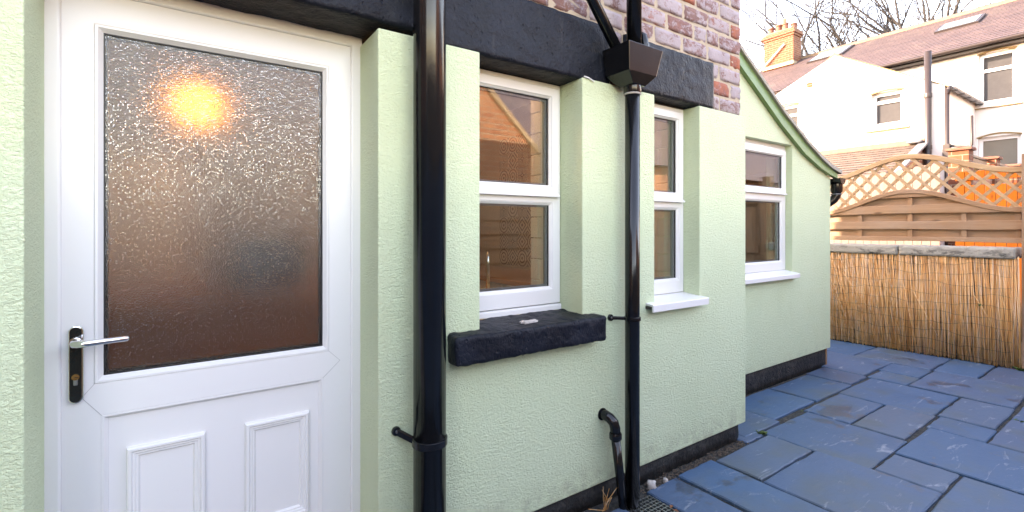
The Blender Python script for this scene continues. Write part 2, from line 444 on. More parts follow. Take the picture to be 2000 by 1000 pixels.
def m_tile():
    """square kitchen tile with a printed motif, a different one on each tile"""
    k = N('printed_kitchen_tile'); r = k.rand()
    tc = k.n('TexCoord').outputs['Generated']
    s = k.n('SeparateXYZ', inp={'Vector': tc})
    a = k.math('ABSOLUTE', k.math('SUBTRACT', s.outputs[1], .5)); b = k.math('ABSOLUTE', k.math('SUBTRACT', s.outputs[2], .5))
    d1 = k.math('ADD', a, b)
    d2 = k.math('SQRT', k.math('ADD', k.math('MULTIPLY', a, a), k.math('MULTIPLY', b, b)))
    d3 = k.math('MULTIPLY', k.math('MULTIPLY', a, b), 9.0)
    sel = k.ramp(r, [(.33, 0.0), (.34, 1.0)]); sel2 = k.ramp(r, [(.66, 0.0), (.67, 1.0)])
    d = k.mix(sel2, k.mix(sel, d1, d2), d3)
    w = k.math('SINE', k.math('MULTIPLY', d, k.math('ADD', 22.0, k.math('MULTIPLY', r, 16.0))))
    m = k.ramp(w, [(.48, 0.0), (.55, 1.0)])
    ink = k.ramp(k.math('FRACT', k.math('MULTIPLY', r, 7.3)), [(0, (.03, .04, .07)), (.4, (.09, .085, .08)), (.7, (.16, .10, .07)), (1, (.05, .055, .06))])
    return k.bsdf(k.mix(m, (.52, .47, .40), ink), .25)
def m_emit(name, c, strength):
    k = N(name); e = k.n('Emission', inp={'Color': (*c, 1), 'Strength': strength})
    k.t.links.new(e.outputs[0], k.out.inputs['Surface']); return k.m

M = dict(render=m_render(), upvc=m_upvc(), bstone=m_black_stone(), bpipe=m_black_plastic(), plinth=m_plinth(), slate=m_slate(), joint=m_joint(),
         brick=m_brick_piece(), mortar=m_mortar(), stone=m_stone(), reed=m_reed(), glass=m_glass(), obscure=m_obscure(), tile=m_tile(),
         chrome=m_metal('chrome', (.80, .80, .80)), brass=m_metal('brass', (.75, .52, .22), .18), steel=m_metal('dull_steel', (.40, .41, .42), .35),
         gasket=m_plain('black_rubber_gasket', (.012, .012, .012), .5), seam=m_plain('grey_weld_seam', (.42, .41, .40), .5),
         chocolate=m_plain('dark_plate', (.012, .016, .016), .12, 20, .3, .03),
         fence=wood('fence_board_timber', (.31, .165, .085), (.41, .245, .145), 1),
         fence_v=wood('fence_upright_timber', (.30, .16, .08), (.40, .23, .13), 2),
         lattice=wood('lattice_timber', (.40, .235, .12), (.50, .33, .19), 1, False),
         orange=wood('orange_stained_timber', (.130, .030, .0015), (.17, .046, .003), 2, weather=0.0, spec=.1),
         grey_wood=wood('weathered_pink_grey_timber', (.15, .105, .090), (.20, .15, .128), 2, weather=0.0),
         counter=wood('oak_worktop', (.42, .17, .045), (.52, .24, .08), 1, False, .3),
         brickwork=m_brickwork('red_brickwork', (.28, .11, .06), (.36, .16, .085), (.34, .28, .21)),
         chimney=m_brickwork('orange_chimney_brickwork', (.135, .036, .016), (.19, .056, .022), (.22, .165, .115), .23, .082),
         slates=m_slates('purple_slate_roof', (.060, .040, .044), (.085, .058, .060)),
         tiles=m_slates('brown_lean_to_tiles', (.060, .042, .037), (.082, .060, .052), .22, .15, .35),
         dark_slates=m_slates('dark_purple_slate', (.090, .070, .080), (.12, .095, .10)),
         whitewall=m_plain('white_painted_wall', (.72, .69, .65), .7, 3, .05, .3),
         cream=m_plain('cream_paint', (.62, .55, .42), .6), trim=m_plain('ochre_mortar_trim', (.24, .16, .07), .8),
         drab=m_plain('brown_black_iron', (.030, .021, .020), .45), lead=m_plain('grey_lead', (.13, .135, .15), .5),
         green=m_plain('green_verge_paint', (.16, .27, .10), .45, 8, .3), terracotta=m_plain('terracotta_pot', (.20, .075, .05), .8, 9, .3),
         ridge=m_plain('ridge_mortar', (.20, .14, .095), .9, 9, .3), dirt=m_plain('yard_dirt', (.13, .11, .085), .95, 7, .4, .5),
         bark=m_plain('winter_bark', (.035, .032, .032), .9, 5, .4), weed=m_plain('weed_leaf', (.09, .16, .03), .6, 30, .4),
         pebble=m_plain('brown_grit', (.16, .12, .09), .9, 40, .6), chalk=m_plain('pale_plaster_lump', (.55, .50, .46), .9, 20, .3, .6),
         curtain=m_plain('grey_glazing', (.050, .050, .053), .5, 6, .2, .02, **{'Specular IOR Level': .1}), blind=m_plain('cream_blind', (.20, .175, .135), .6, 3, .12, .05),
         skylight=m_plain('skylight_glass', (.16, .20, .23), .15, 3, .1, .0), winter=m_plain('dead_leaf', (.22, .08, .03), .8),
         black_gloss=m_plain('black_gloss_appliance', (.012, .012, .012), .2), kitchen=m_plain('kitchen_wall_paint', (.50, .42, .32), .8, 4, .1),
         floorwood=m_plain('kitchen_floor', (.34, .22, .13), .5, 6, .3), metro=m_plain('white_brick_tile', (.62, .60, .54), .3, 7, .08),
         wire=m_plain('rusty_wire', (.07, .05, .04), .6), amber=m_emit('lit_lamp_shade', (1.0, .36, .03), .95),
         cupboard=m_plain('painted_cupboard', (.74, .70, .60), .45, 4, .08), pot_pale=m_plain('pale_clay_pot', (.38, .28, .18), .8, 9, .2))

# ------------------------------------------------------------------ ground and paving
g = obj('ground', MB().add([(-300,-300,-.06),(500,-300,-.06),(500,400,-.06),(-300,400,-.06)], [(0,1,2,3)]), M['dirt'], fix=False, kind='structure')
bed = MB().add([(-4.6,-2.9,-.016),(6.6,-2.9,-.016),(6.6,1.4,-.016),(-4.6,1.4,-.016)], [(0,1,2,3)])
patio = obj('patio', bed, M['joint'], fix=False, kind='structure')
patio['label'] = 'blue grey slate slab paving laid across the yard'
SL = [(2.83,3.245,.01,.385),(3.262,3.845,.055,.39),(3.868,4.495,.05,.385),(4.515,4.85,.065,.40),(4.875,5.545,.10,.72),(5.565,6.16,.425,.95),
      (2.995,3.59,-.568,-.012),(3.61,4.185,-.258,.015),(3.612,4.225,-.545,-.278),(4.203,4.84,-.53,.025) if False else (4.20,4.838,-.528,.028),
      (4.87,5.178,-.205,.062),(5.198,5.53,-.198,.085),(5.55,5.895,-.18,.405),(5.915,6.22,-.18,.405),
      (4.872,5.56,-.815,-.222),(5.585,6.22,-.486,-.20),(5.582,6.25,-1.05,-.506),(4.262,4.838,-.826,-.55),(3.96,4.242,-.838,-.568),
      (3.345,3.94,-1.13,-.585),(3.035,3.325,-.86,-.588),(2.43,3.02,-.862,-.315),(2.425,2.978,-.298,-.055),(2.115,2.405,-.66,-.035),
      (1.86,2.082,-.52,-.045),(2.44,3.325,-1.40,-.88),(4.595,5.21,-1.12,-.852),(3.958,4.57,-1.13,-.856),(5.23,5.56,-1.12,-.835),
      (2.80,2.965,.015,.0) if False else (2.775,2.962,-.03,.085)]
def overlaps(a, lst): return any(a[0] < b[1] and a[1] > b[0] and a[2] < b[3] and a[3] > b[2] for b in lst)
fill = []
yy = -2.55
rows_y = [(-2.55, -2.0), (-1.98, -1.43), (-1.41, -1.14)]
for (a, b) in rows_y:
    x = -1.55
    while x < 6.2:
        w = random.choice((.28, .58, .58, .88)); r = (x, min(x + w, 6.25), a, b)
        if not overlaps(r, SL): fill.append(r)
        else:
            x1 = min([s[0] for s in SL if s[0] > x + .1 and overlaps(r, [s])] or [x + w]) - .02
            r = (x, x1, a, b)
            if x1 - x > .1 and not overlaps(r, SL): fill.append(r)
        x += w + .02
x = -1.55
while x < 1.62:
    fill.append((x, min(x + .57, 1.66), -1.12, -.55)); fill.append((x, min(x + .57, 1.66), -.53, -.06)); x += .59
fill += [(1.68, 2.42, -1.12, -.68), (1.68, 1.84, -.66, -.26), (4.59, 6.2, 1.0, 1.38), (1.86, 2.095, -.66, -.54)]
def slab(r, k):
    x0, x1, y0, y1 = r[0] - .0035, r[1] + .0035, r[2] - .0035, r[3] + .0035; rnd = random.Random(k); pts = []
    n = 7
    def edge(ax, ay, bx, by):
        for i in range(n):
            t = i / n; j = 0 if i == 0 else rnd.uniform(-.004, .004)
            px, py = ax + (bx-ax)*t, ay + (by-ay)*t
            if abs(bx - ax) > abs(by - ay): py += j
            else: px += j
            pts.append((px, py))
    c = [rnd.uniform(.001, .006) for _ in range(4)]
    edge(x0 + c[0], y0, x1, y0 + c[1] * .4); edge(x1, y0 + c[1] * .4, x1 - c[2] * .5, y1); edge(x1 - c[2] * .5, y1, x0, y1 - c[3] * .5); edge(x0, y1 - c[3] * .5, x0 + c[0], y0)
    z = rnd.uniform(-.003, .003); tx, ty = rnd.uniform(-.004, .004), rnd.uniform(-.004, .004)
    cx, cy = (x0+x1)/2, (y0+y1)/2
    def zt(p, d): return z + d + tx * (p[0]-cx) + ty * (p[1]-cy)
    m = len(pts); mb = MB()
    ins = [(cx + (p[0]-cx) * (1 - .012/(x1-x0)), cy + (p[1]-cy) * (1 - .012/(y1-y0))) for p in pts]
    mb.add([(p[0], p[1], -.05) for p in pts] + [(p[0], p[1], zt(p, -.005)) for p in pts] + [(p[0], p[1], zt(p, 0)) for p in ins],
           [(i, (i+1) % m, m+(i+1) % m, m+i) for i in range(m)] + [(m+i, m+(i+1) % m, 2*m+(i+1) % m, 2*m+i) for i in range(m)] + [tuple(range(2*m, 3*m))])
    return mb
for i, r in enumerate(SL + fill):
    obj('slab', slab(r, i), M['slate'], patio)

# ------------------------------------------------------------------ the green rendered house
house = thing('green_house', 'pale green rendered house wall with white door under old painted brick', 'house', (0.6, 0.15, 0))
ZT = 1.96
DO = (-.31, .541, .06, ZT + .1); W1 = (.94, 1.474, .87, ZT + .1); W2 = (1.97, 2.352, .89, ZT + .1)
xs = [-4.6, -.31, .541, .94, 1.474, 1.97, 2.352, 2.82]
rw = MB().wall(xs, [.10, .87, .89, ZT], 0, .30, [(DO[0], DO[1], 0, 3), (W1[0], W1[1], .87, 3), (W2[0], W2[1], .89, 3)])
obj('render_wall', rw, M['render'], house, bevel=.005)
obj('plinth', MB().rough(.56, 2.79, .028, .28, -.03, .101, .05, .006, .012, 7), M['plinth'], house, smooth=True)
obj('plinth', MB().rough(-4.6, -.33, .028, .28, -.03, .101, .06, .006, .012, 7, 4), M['plinth'], house, smooth=True)
obj('door_step', MB().rough(-.33, .56, -.005, .30, -.03, .075, .05, .012, .004, 7, 2), M['stone'], house, smooth=True)
# upper brickwork: mortar core with every brick of the visible corner proud of it
core = obj('brick_wall', MB().wall([-4.6, 2.795], [2.05, 5.0], .0245, .30, []).box(1.667, 1.757, .0245, .30, 1.962, 2.05).box(2.503, 2.795, .0245, .30, 1.962, 2.05).box(-4.6, -.623, .0245, .30, 1.962, 2.05), M['mortar'], house)
def unit_brick(k):
    return MB().rough(-.5, .5, -.5, .5, -.5, .5, .25, .07, .06, 3.0, k * 7.7).mesh('brick_piece', True)
UB = [unit_brick(k) for k in range(5)]
LB = [(-.622, 1.664, 1.0, 2.236), (1.760, 2.502, 1.0, 2.236)]
bi = 0
for c in range(13):
    z0 = 1.966 + c * .0915; z1 = z0 + .079
    x = 2.80; k = 0
    header_row = c % 3 == 1
    seq = ([.108, .218] if c % 2 else [.218]) + [.218] * 20
    if c == 4: seq = [.218, .108, .108] + [.218] * 20
    for L in seq:
        L2 = L + random.uniform(-.006, .006); a, b = x - L2, x; x = x - L2 - .0125
        if b < -1.4: break
        for l in LB:
            if z0 < l[3] - .01:
                if a < l[1] < b: a = l[1] + .008
                elif l[0] < b <= l[1] and a < l[0]: b = l[0] - .006
                elif a >= l[0] and b <= l[1]: a = b
        if b - a < .03: continue
        me = UB[bi % 5]; o = obj('brick', me, M['brick'], core)
        o.location = ((a+b)/2, .070 + random.uniform(-.002, .002), (z0+z1)/2 + random.uniform(-.002, .002))
        o.scale = (b - a, .10, z1 - z0); bi += 1
# lintels and stone sill
obj('lintel', MB().rough(-.62, .742, .010, .30, 1.988, 2.232, .016, .007, .0035, 18, 1), M['bstone'], house, smooth=True)
obj('lintel', MB().rough(.748, 1.662, .012, .30, 1.957, 2.234, .016, .007, .0035, 18, 5), M['bstone'], house, smooth=True)
obj('lintel', MB().rough(1.764, 2.502, .008, .30, 1.966, 2.226, .016, .007, .0035, 18, 9), M['bstone'], house, smooth=True)
ms = MB().rough(.80, 1.555, -.072, .149, .782, .888, .010, .012, .0045, 22, 3)
ms.v = [(x, y, z + (.012 * (y + .07) / .2 if z > .84 else 0)) for x, y, z in ms.v]
st = obj('stone_sill', ms, M['bstone'], house, smooth=True)
fl = obj('paint_chip', MB().rough(1.148, 1.215, -.012, .012, .888, .9005, .008, .002, .006, 60, 2), M['chalk'], st)
obj('paint_chip', MB().rough(1.135, 1.16, .004, .012, .888, .9005, .006, .002, .004, 60, 6), M['chalk'], st)

sq = [at_y(1141, 151, -.004), at_y(1150, 154, -.006), at_y(1160, 161, -.004)]
obj('sealant_strip', MB().tube([p + Vector((0, 0, .004)) for p in sq], .0035, 6), M['upvc'], house)
# ---- windows
def pane(x0, x1, z0, z1, y, parent):
    obj('pane', MB().box(x0, x1, y, y + .004, z0, z1), M['glass'], parent)
    obj('pane', MB().box(x0, x1, y + .022, y + .026, z0, z1), M['glass'], parent)
def bead(x0, x1, z0, z1, y, parent):
    obj('gasket', MB().ring(x0 - .003, x1 + .003, z0 - .003, z1 + .003, [(0, y + .012), (0, y + .0005), (.0035, y + .0005), (.0035, y + .012)]), M['gasket'], parent)
    obj('spacer', MB().ring(x0 - .004, x1 + .004, z0 - .004, z1 + .004, [(0, y + .014), (0, y + .030), (.012, y + .030), (.012, y + .014)]), M['lead'], parent)
def upvc_window(parent, x0, x1, z0, z1, y, zm0, zm1, rm, cill=True):
    """frame with a fixed light below and an opening fanlight above; y is the frame's face"""
    w = obj('window', MB().wall([x0, x0 + rm, x1 - rm, x1], [z0, z0 + .068, zm0, zm1, z1 - .045, z1], y, y + .062,
            [(x0 + rm, x1 - rm, z0 + .068, zm0), (x0 + rm, x1 - rm, zm1, z1 - .045)]), M['upvc'], parent, bevel=.003)
    gx0, gx1 = x0 + rm, x1 - rm
    # fixed light: sloped glazing bead then glass
    a0, a1 = z0 + .068, zm0
    obj('glazing_bead', MB().ring(gx0 - .002, gx1 + .002, a0 - .002, a1 + .002, [(0, y + .0035), (.004, y + .0035), (.014, y + .013), (.014, y + .055), (0, y + .055)]), M['upvc'], w)
    bead(gx0 + .012, gx1 - .012, a0 + .012, a1 - .012, y + .016, w)
    pane(gx0 + .008, gx1 - .008, a0 + .008, a1 - .008, y + .019, w)
    # fanlight sash: stands proud, with its own bead
    s0, s1, t0, t1 = x0 + .022, x1 - .022, zm1 - .018, z1 - .022
    sash = obj('fanlight_sash', MB().ring(s0, s1, t0, t1, [(0, y - .001), (0, y - .010), (.004, y - .016), (.040, y - .016), (.043, y - .011), (.050, y - .004), (.052, y + .05), (0, y + .05)]), M['upvc'], w)
    obj('drip_bar', MB().prism([(s0, y - .016, t0 + .012), (s0, y - .026, t0 + .002), (s0, y - .026, t0 - .004), (s0, y - .010, t0 - .004), (s0, y - .010, t0 + .012)], (s1 - s0, 0, 0)), M['upvc'], w)
    bead(s0 + .052, s1 - .052, t0 + .052, t1 - .052, y + .002, w)
    pane(s0 + .049, s1 - .049, t0 + .049, t1 - .049, y + .005, w)
    if cill:
        obj('cill', MB().prism([(x0, y + .06, z0 - .002), (x0, y - .006, z0 - .004), (x0, y - .008, z0 - .012), (x0, y - .008, z0 - .030), (x0, y + .06, z0 - .030)], (x1 - x0, 0, 0)), M['upvc'], w)
    return w
upvc_window(house, .945, 1.470, .930, 1.955, .149, 1.400, 1.448, .046)
upvc_window(house, 1.975, 2.348, .920, 1.955, .100, 1.395, 1.448, .040, False)
sl = MB().prism([(1.902, .105, .918), (1.902, -.045, .902), (1.902, -.048, .899), (1.902, -.048, .866), (1.902, -.040, .866), (1.902, -.040, .893), (1.902, .105, .905)], (.462, 0, 0))
ws = obj('window_sill', sl, M['upvc'], house)
obj('sill_end', MB().ring(1.900, 1.902, .88, .89, [(0, .0)]) if False else MB().box(1.9005, 1.9035, -.036, .0, .879, .892), M['drab'], ws)
obj('frame_packer', MB().box(W1[0], W1[1], .152, .29, 1.955, 2.0), M['gasket'], house)
obj('frame_packer', MB().box(W2[0], W2[1], .104, .29, 1.955, 2.0), M['gasket'], house)

# ---- back door
obj('door_frame', MB().ring(-.318, .548, -.10, 1.992, [(0, .198), (.036, .198), (.040, .203), (.040, .268), (0, .268)]), M['upvc'], house, bevel=.002)
obj('frame_gasket', MB().ring(-.284, .514, -.05, 1.958, [(0, .214), (.004, .214), (.004, .25), (0, .25)]), M['gasket'], house)
LX0, LX1, LZ0, LZ1 = -.280, .5105, .09, 1.954
GX0, GX1, GZ0, GZ1 = -.190, .412, .858, 1.845
PX0, PX1, PZ0, PZ1 = -.192, .410, .22, .745
yl = .208
door = obj('door', MB().wall([LX0, GX0 - .018, GX1 + .018, LX1, PX0, PX1], [LZ0, PZ0, PZ1, GZ0 - .018, GZ1 + .018, LZ1], yl, yl + .06,
           [(GX0 - .018, GX1 + .018, GZ0 - .018, GZ1 + .018), (PX0, PX1, PZ0, PZ1)]), M['upvc'], house, bevel=.0035)
obj('glazing_bead', MB().ring(GX0 - .019, GX1 + .019, GZ0 - .019, GZ1 + .019, [(0, yl + .004), (.002, yl - .003), (.008, yl - .003), (.019, yl + .011), (.019, yl + .05), (0, yl + .05)]), M['upvc'], door)
obj('gasket', MB().ring(GX0 - .001, GX1 + .001, GZ0 - .001, GZ1 + .001, [(0, yl + .02), (0, yl + .011), (.004, yl + .011), (.004, yl + .02)]), M['gasket'], door)
obj('obscure_pane', MB().box(GX0 - .005, GX1 + .005, yl + .016, yl + .022, GZ0 - .005, GZ1 + .005), M['obscure'], door)
obj('spacer', MB().ring(GX0 - .008, GX1 + .008, GZ0 - .008, GZ1 + .008, [(0, yl + .025), (0, yl + .045), (.016, yl + .045), (.016, yl + .025)]), M['gasket'], door)
pn = obj('door_panel', MB().box(PX0 - .004, PX1 + .004, yl + .012, yl + .05, PZ0 - .004, PZ1 + .004), M['upvc'], door)
obj('panel_bead', MB().ring(PX0 - .001, PX1 + .001, PZ0 - .001, PZ1 + .001, [(0, yl + .016), (0, yl - .001), (.005, yl - .001), (.014, yl + .010), (.014, yl + .016)]), M['upvc'], door)
for (a, b) in ((-.139, .058), (.166, .366)):
    obj('panel_moulding', MB().ring(a, b, .28, .637, [(0, yl + .013), (.002, yl + .001), (.006, yl - .003), (.012, yl - .003), (.016, yl + .003), (.020, yl + .002), (.024, yl + .005), (.028, yl + .005), (.034, yl + .013)]), M['upvc'], door)
def seam(p, q):
    obj('weld_seam', MB().bar((p[0], yl - .0002, p[1]), (q[0], yl - .0002, q[1]), .0014, .0010, (0, 1, 0)), M['seam'], door)
seam((-.236, .805), (GX0 - .018, GZ0 - .018)); seam((-.236, .805), (PX0, PZ1)); seam((.470, .800), (GX1 + .018, GZ0 - .018)); seam((.470, .800), (PX1, PZ1))
def rounded_plate(cx, z0, z1, w, y0, y1):
    pts = []
    for k in range(9):
        a = math.pi * k / 8; pts.append((cx + w/2 * math.cos(a), y1, z1 - w/2 + w/2 * math.sin(a)))
    for k in range(9):
        a = math.pi + math.pi * k / 8; pts.append((cx + w/2 * math.cos(a), y1, z0 + w/2 + w/2 * math.sin(a)))
    return MB().prism(pts, (0, y0 - y1, 0))
HX = -.247
obj('handle_plate', rounded_plate(HX, .793, 1.010, .033, yl - .009, yl), M['chrome'], door, bevel=.003, seg=3)
obj('plate_face', rounded_plate(HX, .797, 1.006, .025, yl - .0096, yl - .006), M['chocolate'], door, smooth=False)
lv = MB().tube([(HX, yl - .009, .966), (HX, yl - .03, .966), (HX + .003, yl - .046, .966), (HX + .012, yl - .053, .966), (HX + .03, yl - .055, .966), (HX + .075, yl - .055, .968), (HX + .116, yl - .054, .969), (HX + .121, yl - .053, .969)],
               [.010, .010, .0105, .0105, .010, .0085, .0082, .004], 16)
obj('lever_handle', lv, M['chrome'], door, smooth=True)
obj('lever_boss', MB().lathe((HX, yl - .018, .966), [(.013, 0), (.0135, .003), (.0135, .012)], 20, 'y'), M['chrome'], door, smooth=False)
cyl = MB().lathe((HX, yl - .013, .868), [(.0085, 0), (.0085, .008)], 20, 'y')
kc = obj('lock_cylinder', cyl, M['brass'], door)
obj('lock_cylinder', MB().box(HX - .0048, HX + .0048, yl - .0128, yl - .005, .845, .866), M['steel'], door, bevel=.002)
obj('keyway', MB().box(HX - .001, HX + .006, yl - .0135, yl - .012, .867, .8685), M['gasket'], door)

# ---- body and roof of the house above and behind
obj('end_wall', MB().box(2.60, 2.793, .301, 4.4, -.05, 5.0), M['brickwork'], house)
obj('back_wall', MB().box(-4.6, 2.60, 4.2, 4.4, -.05, 5.0), M['brickwork'], house)
obj('roof', MB().prism([(-4.8, -.25, 4.92), (-4.8, 2.2, 6.45), (-4.8, 4.65, 4.92), (-4.8, 4.65, 5.02), (-4.8, 2.2, 6.57), (-4.8, -.25, 5.02)], (7.75, 0, 0)), M['dark_slates'], house)
obj('gable_wall', MB().prism([(2.6, .05, 5.0), (2.6, 4.4, 5.0), (2.6, 2.2, 6.4)], (.19, 0, 0)), M['brickwork'], house)

# ------------------------------------------------------------------ extension beyond the corner
ext = thing('green_extension', 'lower green rendered extension with swept roof edge beyond the house corner', 'house', (4.0, .6, 0))
VP = [(2.8, 3.02), (3.10, 2.80), (3.418, 2.595), (3.708, 2.425), (4.027, 2.235), (4.425, 2.035), (4.717, 1.912), (4.90, 1.852), (5.06, 1.81)]
def vz(x):
    for (a, b), (c, d) in zip(VP, VP[1:]):
        if x <= c: return b + (d - b) * (x - a) / (c - a)
    return VP[-1][1]
EX = (3.32, 4.262, .895, 1.985)
exs = [2.797 + (4.99 - 2.797) * i / 14 for i in range(15)] + [EX[0], EX[1]]
obj('render_wall', MB().wall(exs, [.163, EX[2], EX[3], 2.5], .40, .62, [EX], top=lambda x: vz(x) - .075), M['render'], ext, bevel=.005)
obj('plinth', MB().rough(2.80, 4.955, .425, .62, -.03, .162, .05, .006, .005, 6, 8), M['plinth'], ext, smooth=True)
obj('corner_batten', MB().box(4.956, 4.985, .425, .50, 0, .160), M['fence_v'], ext)
upvc_window(ext, 3.325, 4.255, .925, 1.958, .452, 1.512, 1.585, .060, False)
obj('window_head', MB().box(3.325, 4.255, .456, .51, 1.96, 1.983), M['upvc'], ext)
obj('window_sill', MB().prism([(3.29, .46, .924), (3.29, .352, .897), (3.29, .349, .893), (3.29, .349, .862), (3.29, .40, .862), (3.29, .46, .90)], (1.0, 0, 0)), M['upvc'], ext, bevel=.002)
pts = [(x, .365, vz(x) - .02) for x, _ in VP] + [(x, .365, vz(x) - .115 + .05 * max(0, (x - 4.4) / .66)) for x, _ in reversed(VP)]
obj('verge', MB().prism(pts[:len(VP)] + pts[len(VP):], (0, .032, 0)), M['green'], ext)
rp = [(x, .345, vz(x) + .012) for x, _ in VP] + [(x, .345, vz(x) - .0195) for x, _ in reversed(VP)]
rp = [(x + (.05 if x > 5.0 else 0), y, z) for x, y, z in rp]
obj('roof', MB().prism(rp, (0, 4.0, 0)), M['stone'], ext)
obj('roof_covering', MB().prism([(x, .352, vz(x) + .022) for x, _ in VP] + [(x, .352, vz(x) + .0125) for x, _ in reversed(VP)], (0, 3.99, 0)), M['dark_slates'], ext)
obj('side_wall', MB().box(4.80, 4.985, .621, 4.4, 0, 1.815), M['render'], ext)
obj('inner_wall', MB().wall([2.80, 3.1, 3.5, 4.0, 4.4, 4.79], [0, 2.2], 2.4, 2.5, [], top=lambda x: vz(x) - .02), M['kitchen'], ext); obj('inner_floor', MB().box(2.80, 4.79, .621, 2.4, .02, .06), M['floorwood'], ext)
obj('inner_lining', MB().box(4.77, 4.798, .622, 2.4, .06, 1.83), M['kitchen'], ext)
obj('inner_ceiling', MB().prism([(x, .622, vz(x) - .03) for x, _ in VP[:-1]] + [(x, .622, vz(x) - .055) for x, _ in reversed(VP[:-1])], (0, 1.85, 0)), M['kitchen'], ext)
# gutter and swan neck at the corner of the extension
gut = thing('gutter', 'short black gutter end and curved pipe at the extension eave', 'gutter', (5.07, .5, 1.7))
gu = MB()
prof = [(.055 * math.cos(a), .055 * math.sin(a)) for a in [math.pi + math.pi * k / 10 for k in range(11)]] + [(.049 * math.cos(a), .049 * math.sin(a)) for a in [2 * math.pi - math.pi * k / 10 for k in range(11)]]
obj('channel', MB().prism([(5.075 + a, .335, 1.745 + b) for a, b in prof], (0, 4.0, 0)), M['bpipe'], gut)
obj('stop_end', MB().prism([(5.075 + a * 1.06, .326, 1.747 + b * 1.06) for a, b in prof[:11]], (0, .0085, 0)), M['bpipe'], gut)
obj('outlet', MB().lathe((5.08, .385, 1.615), [(.046, 0), (.052, .02), (.052, .08)], 20), M['bpipe'], gut, auto=40)
obj('bend', MB().tube([(5.08, .385, 1.62), (5.08, .388, 1.585), (5.072, .405, 1.55), (5.055, .435, 1.522), (5.035, .475, 1.50), (5.03, .52, 1.47), (5.03, .55, 1.40)], .039, 16), M['bpipe'], gut, smooth=True)
obj('pipe', MB().tube([(5.03, .55, 1.40), (5.03, .55, 0.01)], .034, 16), M['bpipe'], gut, smooth=True)
obj('collar', MB().lathe((5.08, .385, 1.596), [(.0475, 0), (.0475, .010)], 20), M['lead'], gut)

# ------------------------------------------------------------------ pipes on the wall
p1 = thing('downpipe', 'wide black soil pipe standing between the door and the first window', 'pipe', (.694, -.078, 0))
obj('pipe', MB().tube([(.694, -.078, -.01), (.694, -.078, 4.6)], .0555, 32), M['bpipe'], p1, smooth=True)
def strap(parent, cx, cy, z, r, h, ear):
    obj('bracket', MB().lathe((cx, cy, z - h/2), [(r, 0), (r + .004, .003), (r + .004, h - .003), (r, h)], 32), M['bpipe'], parent, auto=40)
    for e in ear:
        br = MB().bar((cx + e[0] * r * .75, cy + .02, z), (cx + e[0] * (r + e[1]), -.006, z + e[2]), .012, h * .8, (0, 0, 1))
        obj('bracket_arm', br, M['bpipe'], parent, bevel=.003)
        obj('fixing_plate', MB().lathe((cx + e[0] * (r + e[1]), -.012, z + e[2]), [(.014, 0), (.016, .004), (.016, .014)], 14, 'y'), M['bpipe'], parent)
        obj('screw', MB().lathe((cx + e[0] * (r + e[1]), -.015, z + e[2]), [(.005, 0), (.006, .003)], 10, 'y'), M['steel'], parent)
strap(p1, .694, -.078, .555, .0565, .028, [(-1, .035, .028)])
strap(p1, .694, -.078, 2.13, .0565, .028, [(-1, .035, -.01)])

p2 = thing('hopper_downpipe', 'slim black rainwater pipe with angular hopper head between the two windows', 'pipe', (1.718, -.075, 0))
obj('pipe', MB().tube([(1.718, -.075, .0), (1.718, -.075, 1.93)], .034, 24), M['bpipe'], p2, smooth=True)
obj('upper_pipe', MB().tube([(1.718, -.085, 2.04), (1.718, -.085, 4.6)], .034, 24), M['bpipe'], p2, smooth=True)
hp = MB()
T = [(1.600, -.160), (1.832, -.160), (1.832, .004), (1.600, .004)]; Bm = [(1.622, -.142), (1.808, -.142), (1.808, .004), (1.622, .004)]
hp.add([(x, y, 2.105) for x, y in T] + [(x, y, 1.985) for x, y in Bm] + [(1.718 + .042 * sx, -.075 + .042 * sy, 1.938) for sx, sy in ((-1,-1),(1,-1),(1,1),(-1,1))] +
       [(x + (.006 if i in (0, 3) else -.006), y + (.006 if i < 2 else -.006), 2.105) for i, (x, y) in enumerate(T)] + [(x + (.006 if i in (0, 3) else -.006), y + (.006 if i < 2 else -.006), 2.0) for i, (x, y) in enumerate(Bm)],
       [(0,1,5,4),(1,2,6,5),(2,3,7,6),(3,0,4,7)] + [(4+i, 4+(i+1) % 4, 8+(i+1) % 4, 8+i) for i in range(4)] + [(8,9,10,11)] +
       [(i, (i+1) % 4, 12+(i+1) % 4, 12+i) for i in range(4)] + [(12+i, 12+(i+1) % 4, 16+(i+1) % 4, 16+i) for i in range(4)] + [(16,17,18,19)])
obj('hopper', hp, M['bpipe'], p2, bevel=.003)
obj('outlet_collar', MB().lathe((1.718, -.075, 1.905), [(.038, 0), (.041, .006), (.041, .034)], 24), M['bpipe'], p2, auto=40)
obj('mortar_smear', MB().lathe((1.718, -.075, 1.899), [(.0365, 0), (.040, .004), (.037, .010)], 24), M['chalk'], p2)
d = Vector((-.132, 0, .157)).normalized()
a = Vector((1.645, -.06, 2.085))
obj('branch_pipe', MB().tube([a, a + d * .55, a + d * .62 + Vector((0, .02, .02)), a + d * .66 + Vector((0, .10, .03))], .025, 20), M['bpipe'], p2, smooth=True)
obj('overflow_elbow', MB().tube([(1.79, -.085, 2.05), (1.79, -.085, 2.15), (1.79, -.078, 2.185), (1.79, -.055, 2.203), (1.79, -.02, 2.206), (1.79, .05, 2.206)], .0205, 18), M['bpipe'], p2, smooth=True)
obj('elbow_collar', MB().lathe((1.79, -.085, 2.125), [(.0235, 0), (.0235, .02)], 18), M['bpipe'], p2, auto=40)
strap(p2, 1.718, -.075, .862, .035, .020, [(-1, .035, .0)])
p3 = thing('waste_pipe', 'thin black sink waste pipe with elbow leaving the green wall', 'pipe', (1.61, 0, .42))
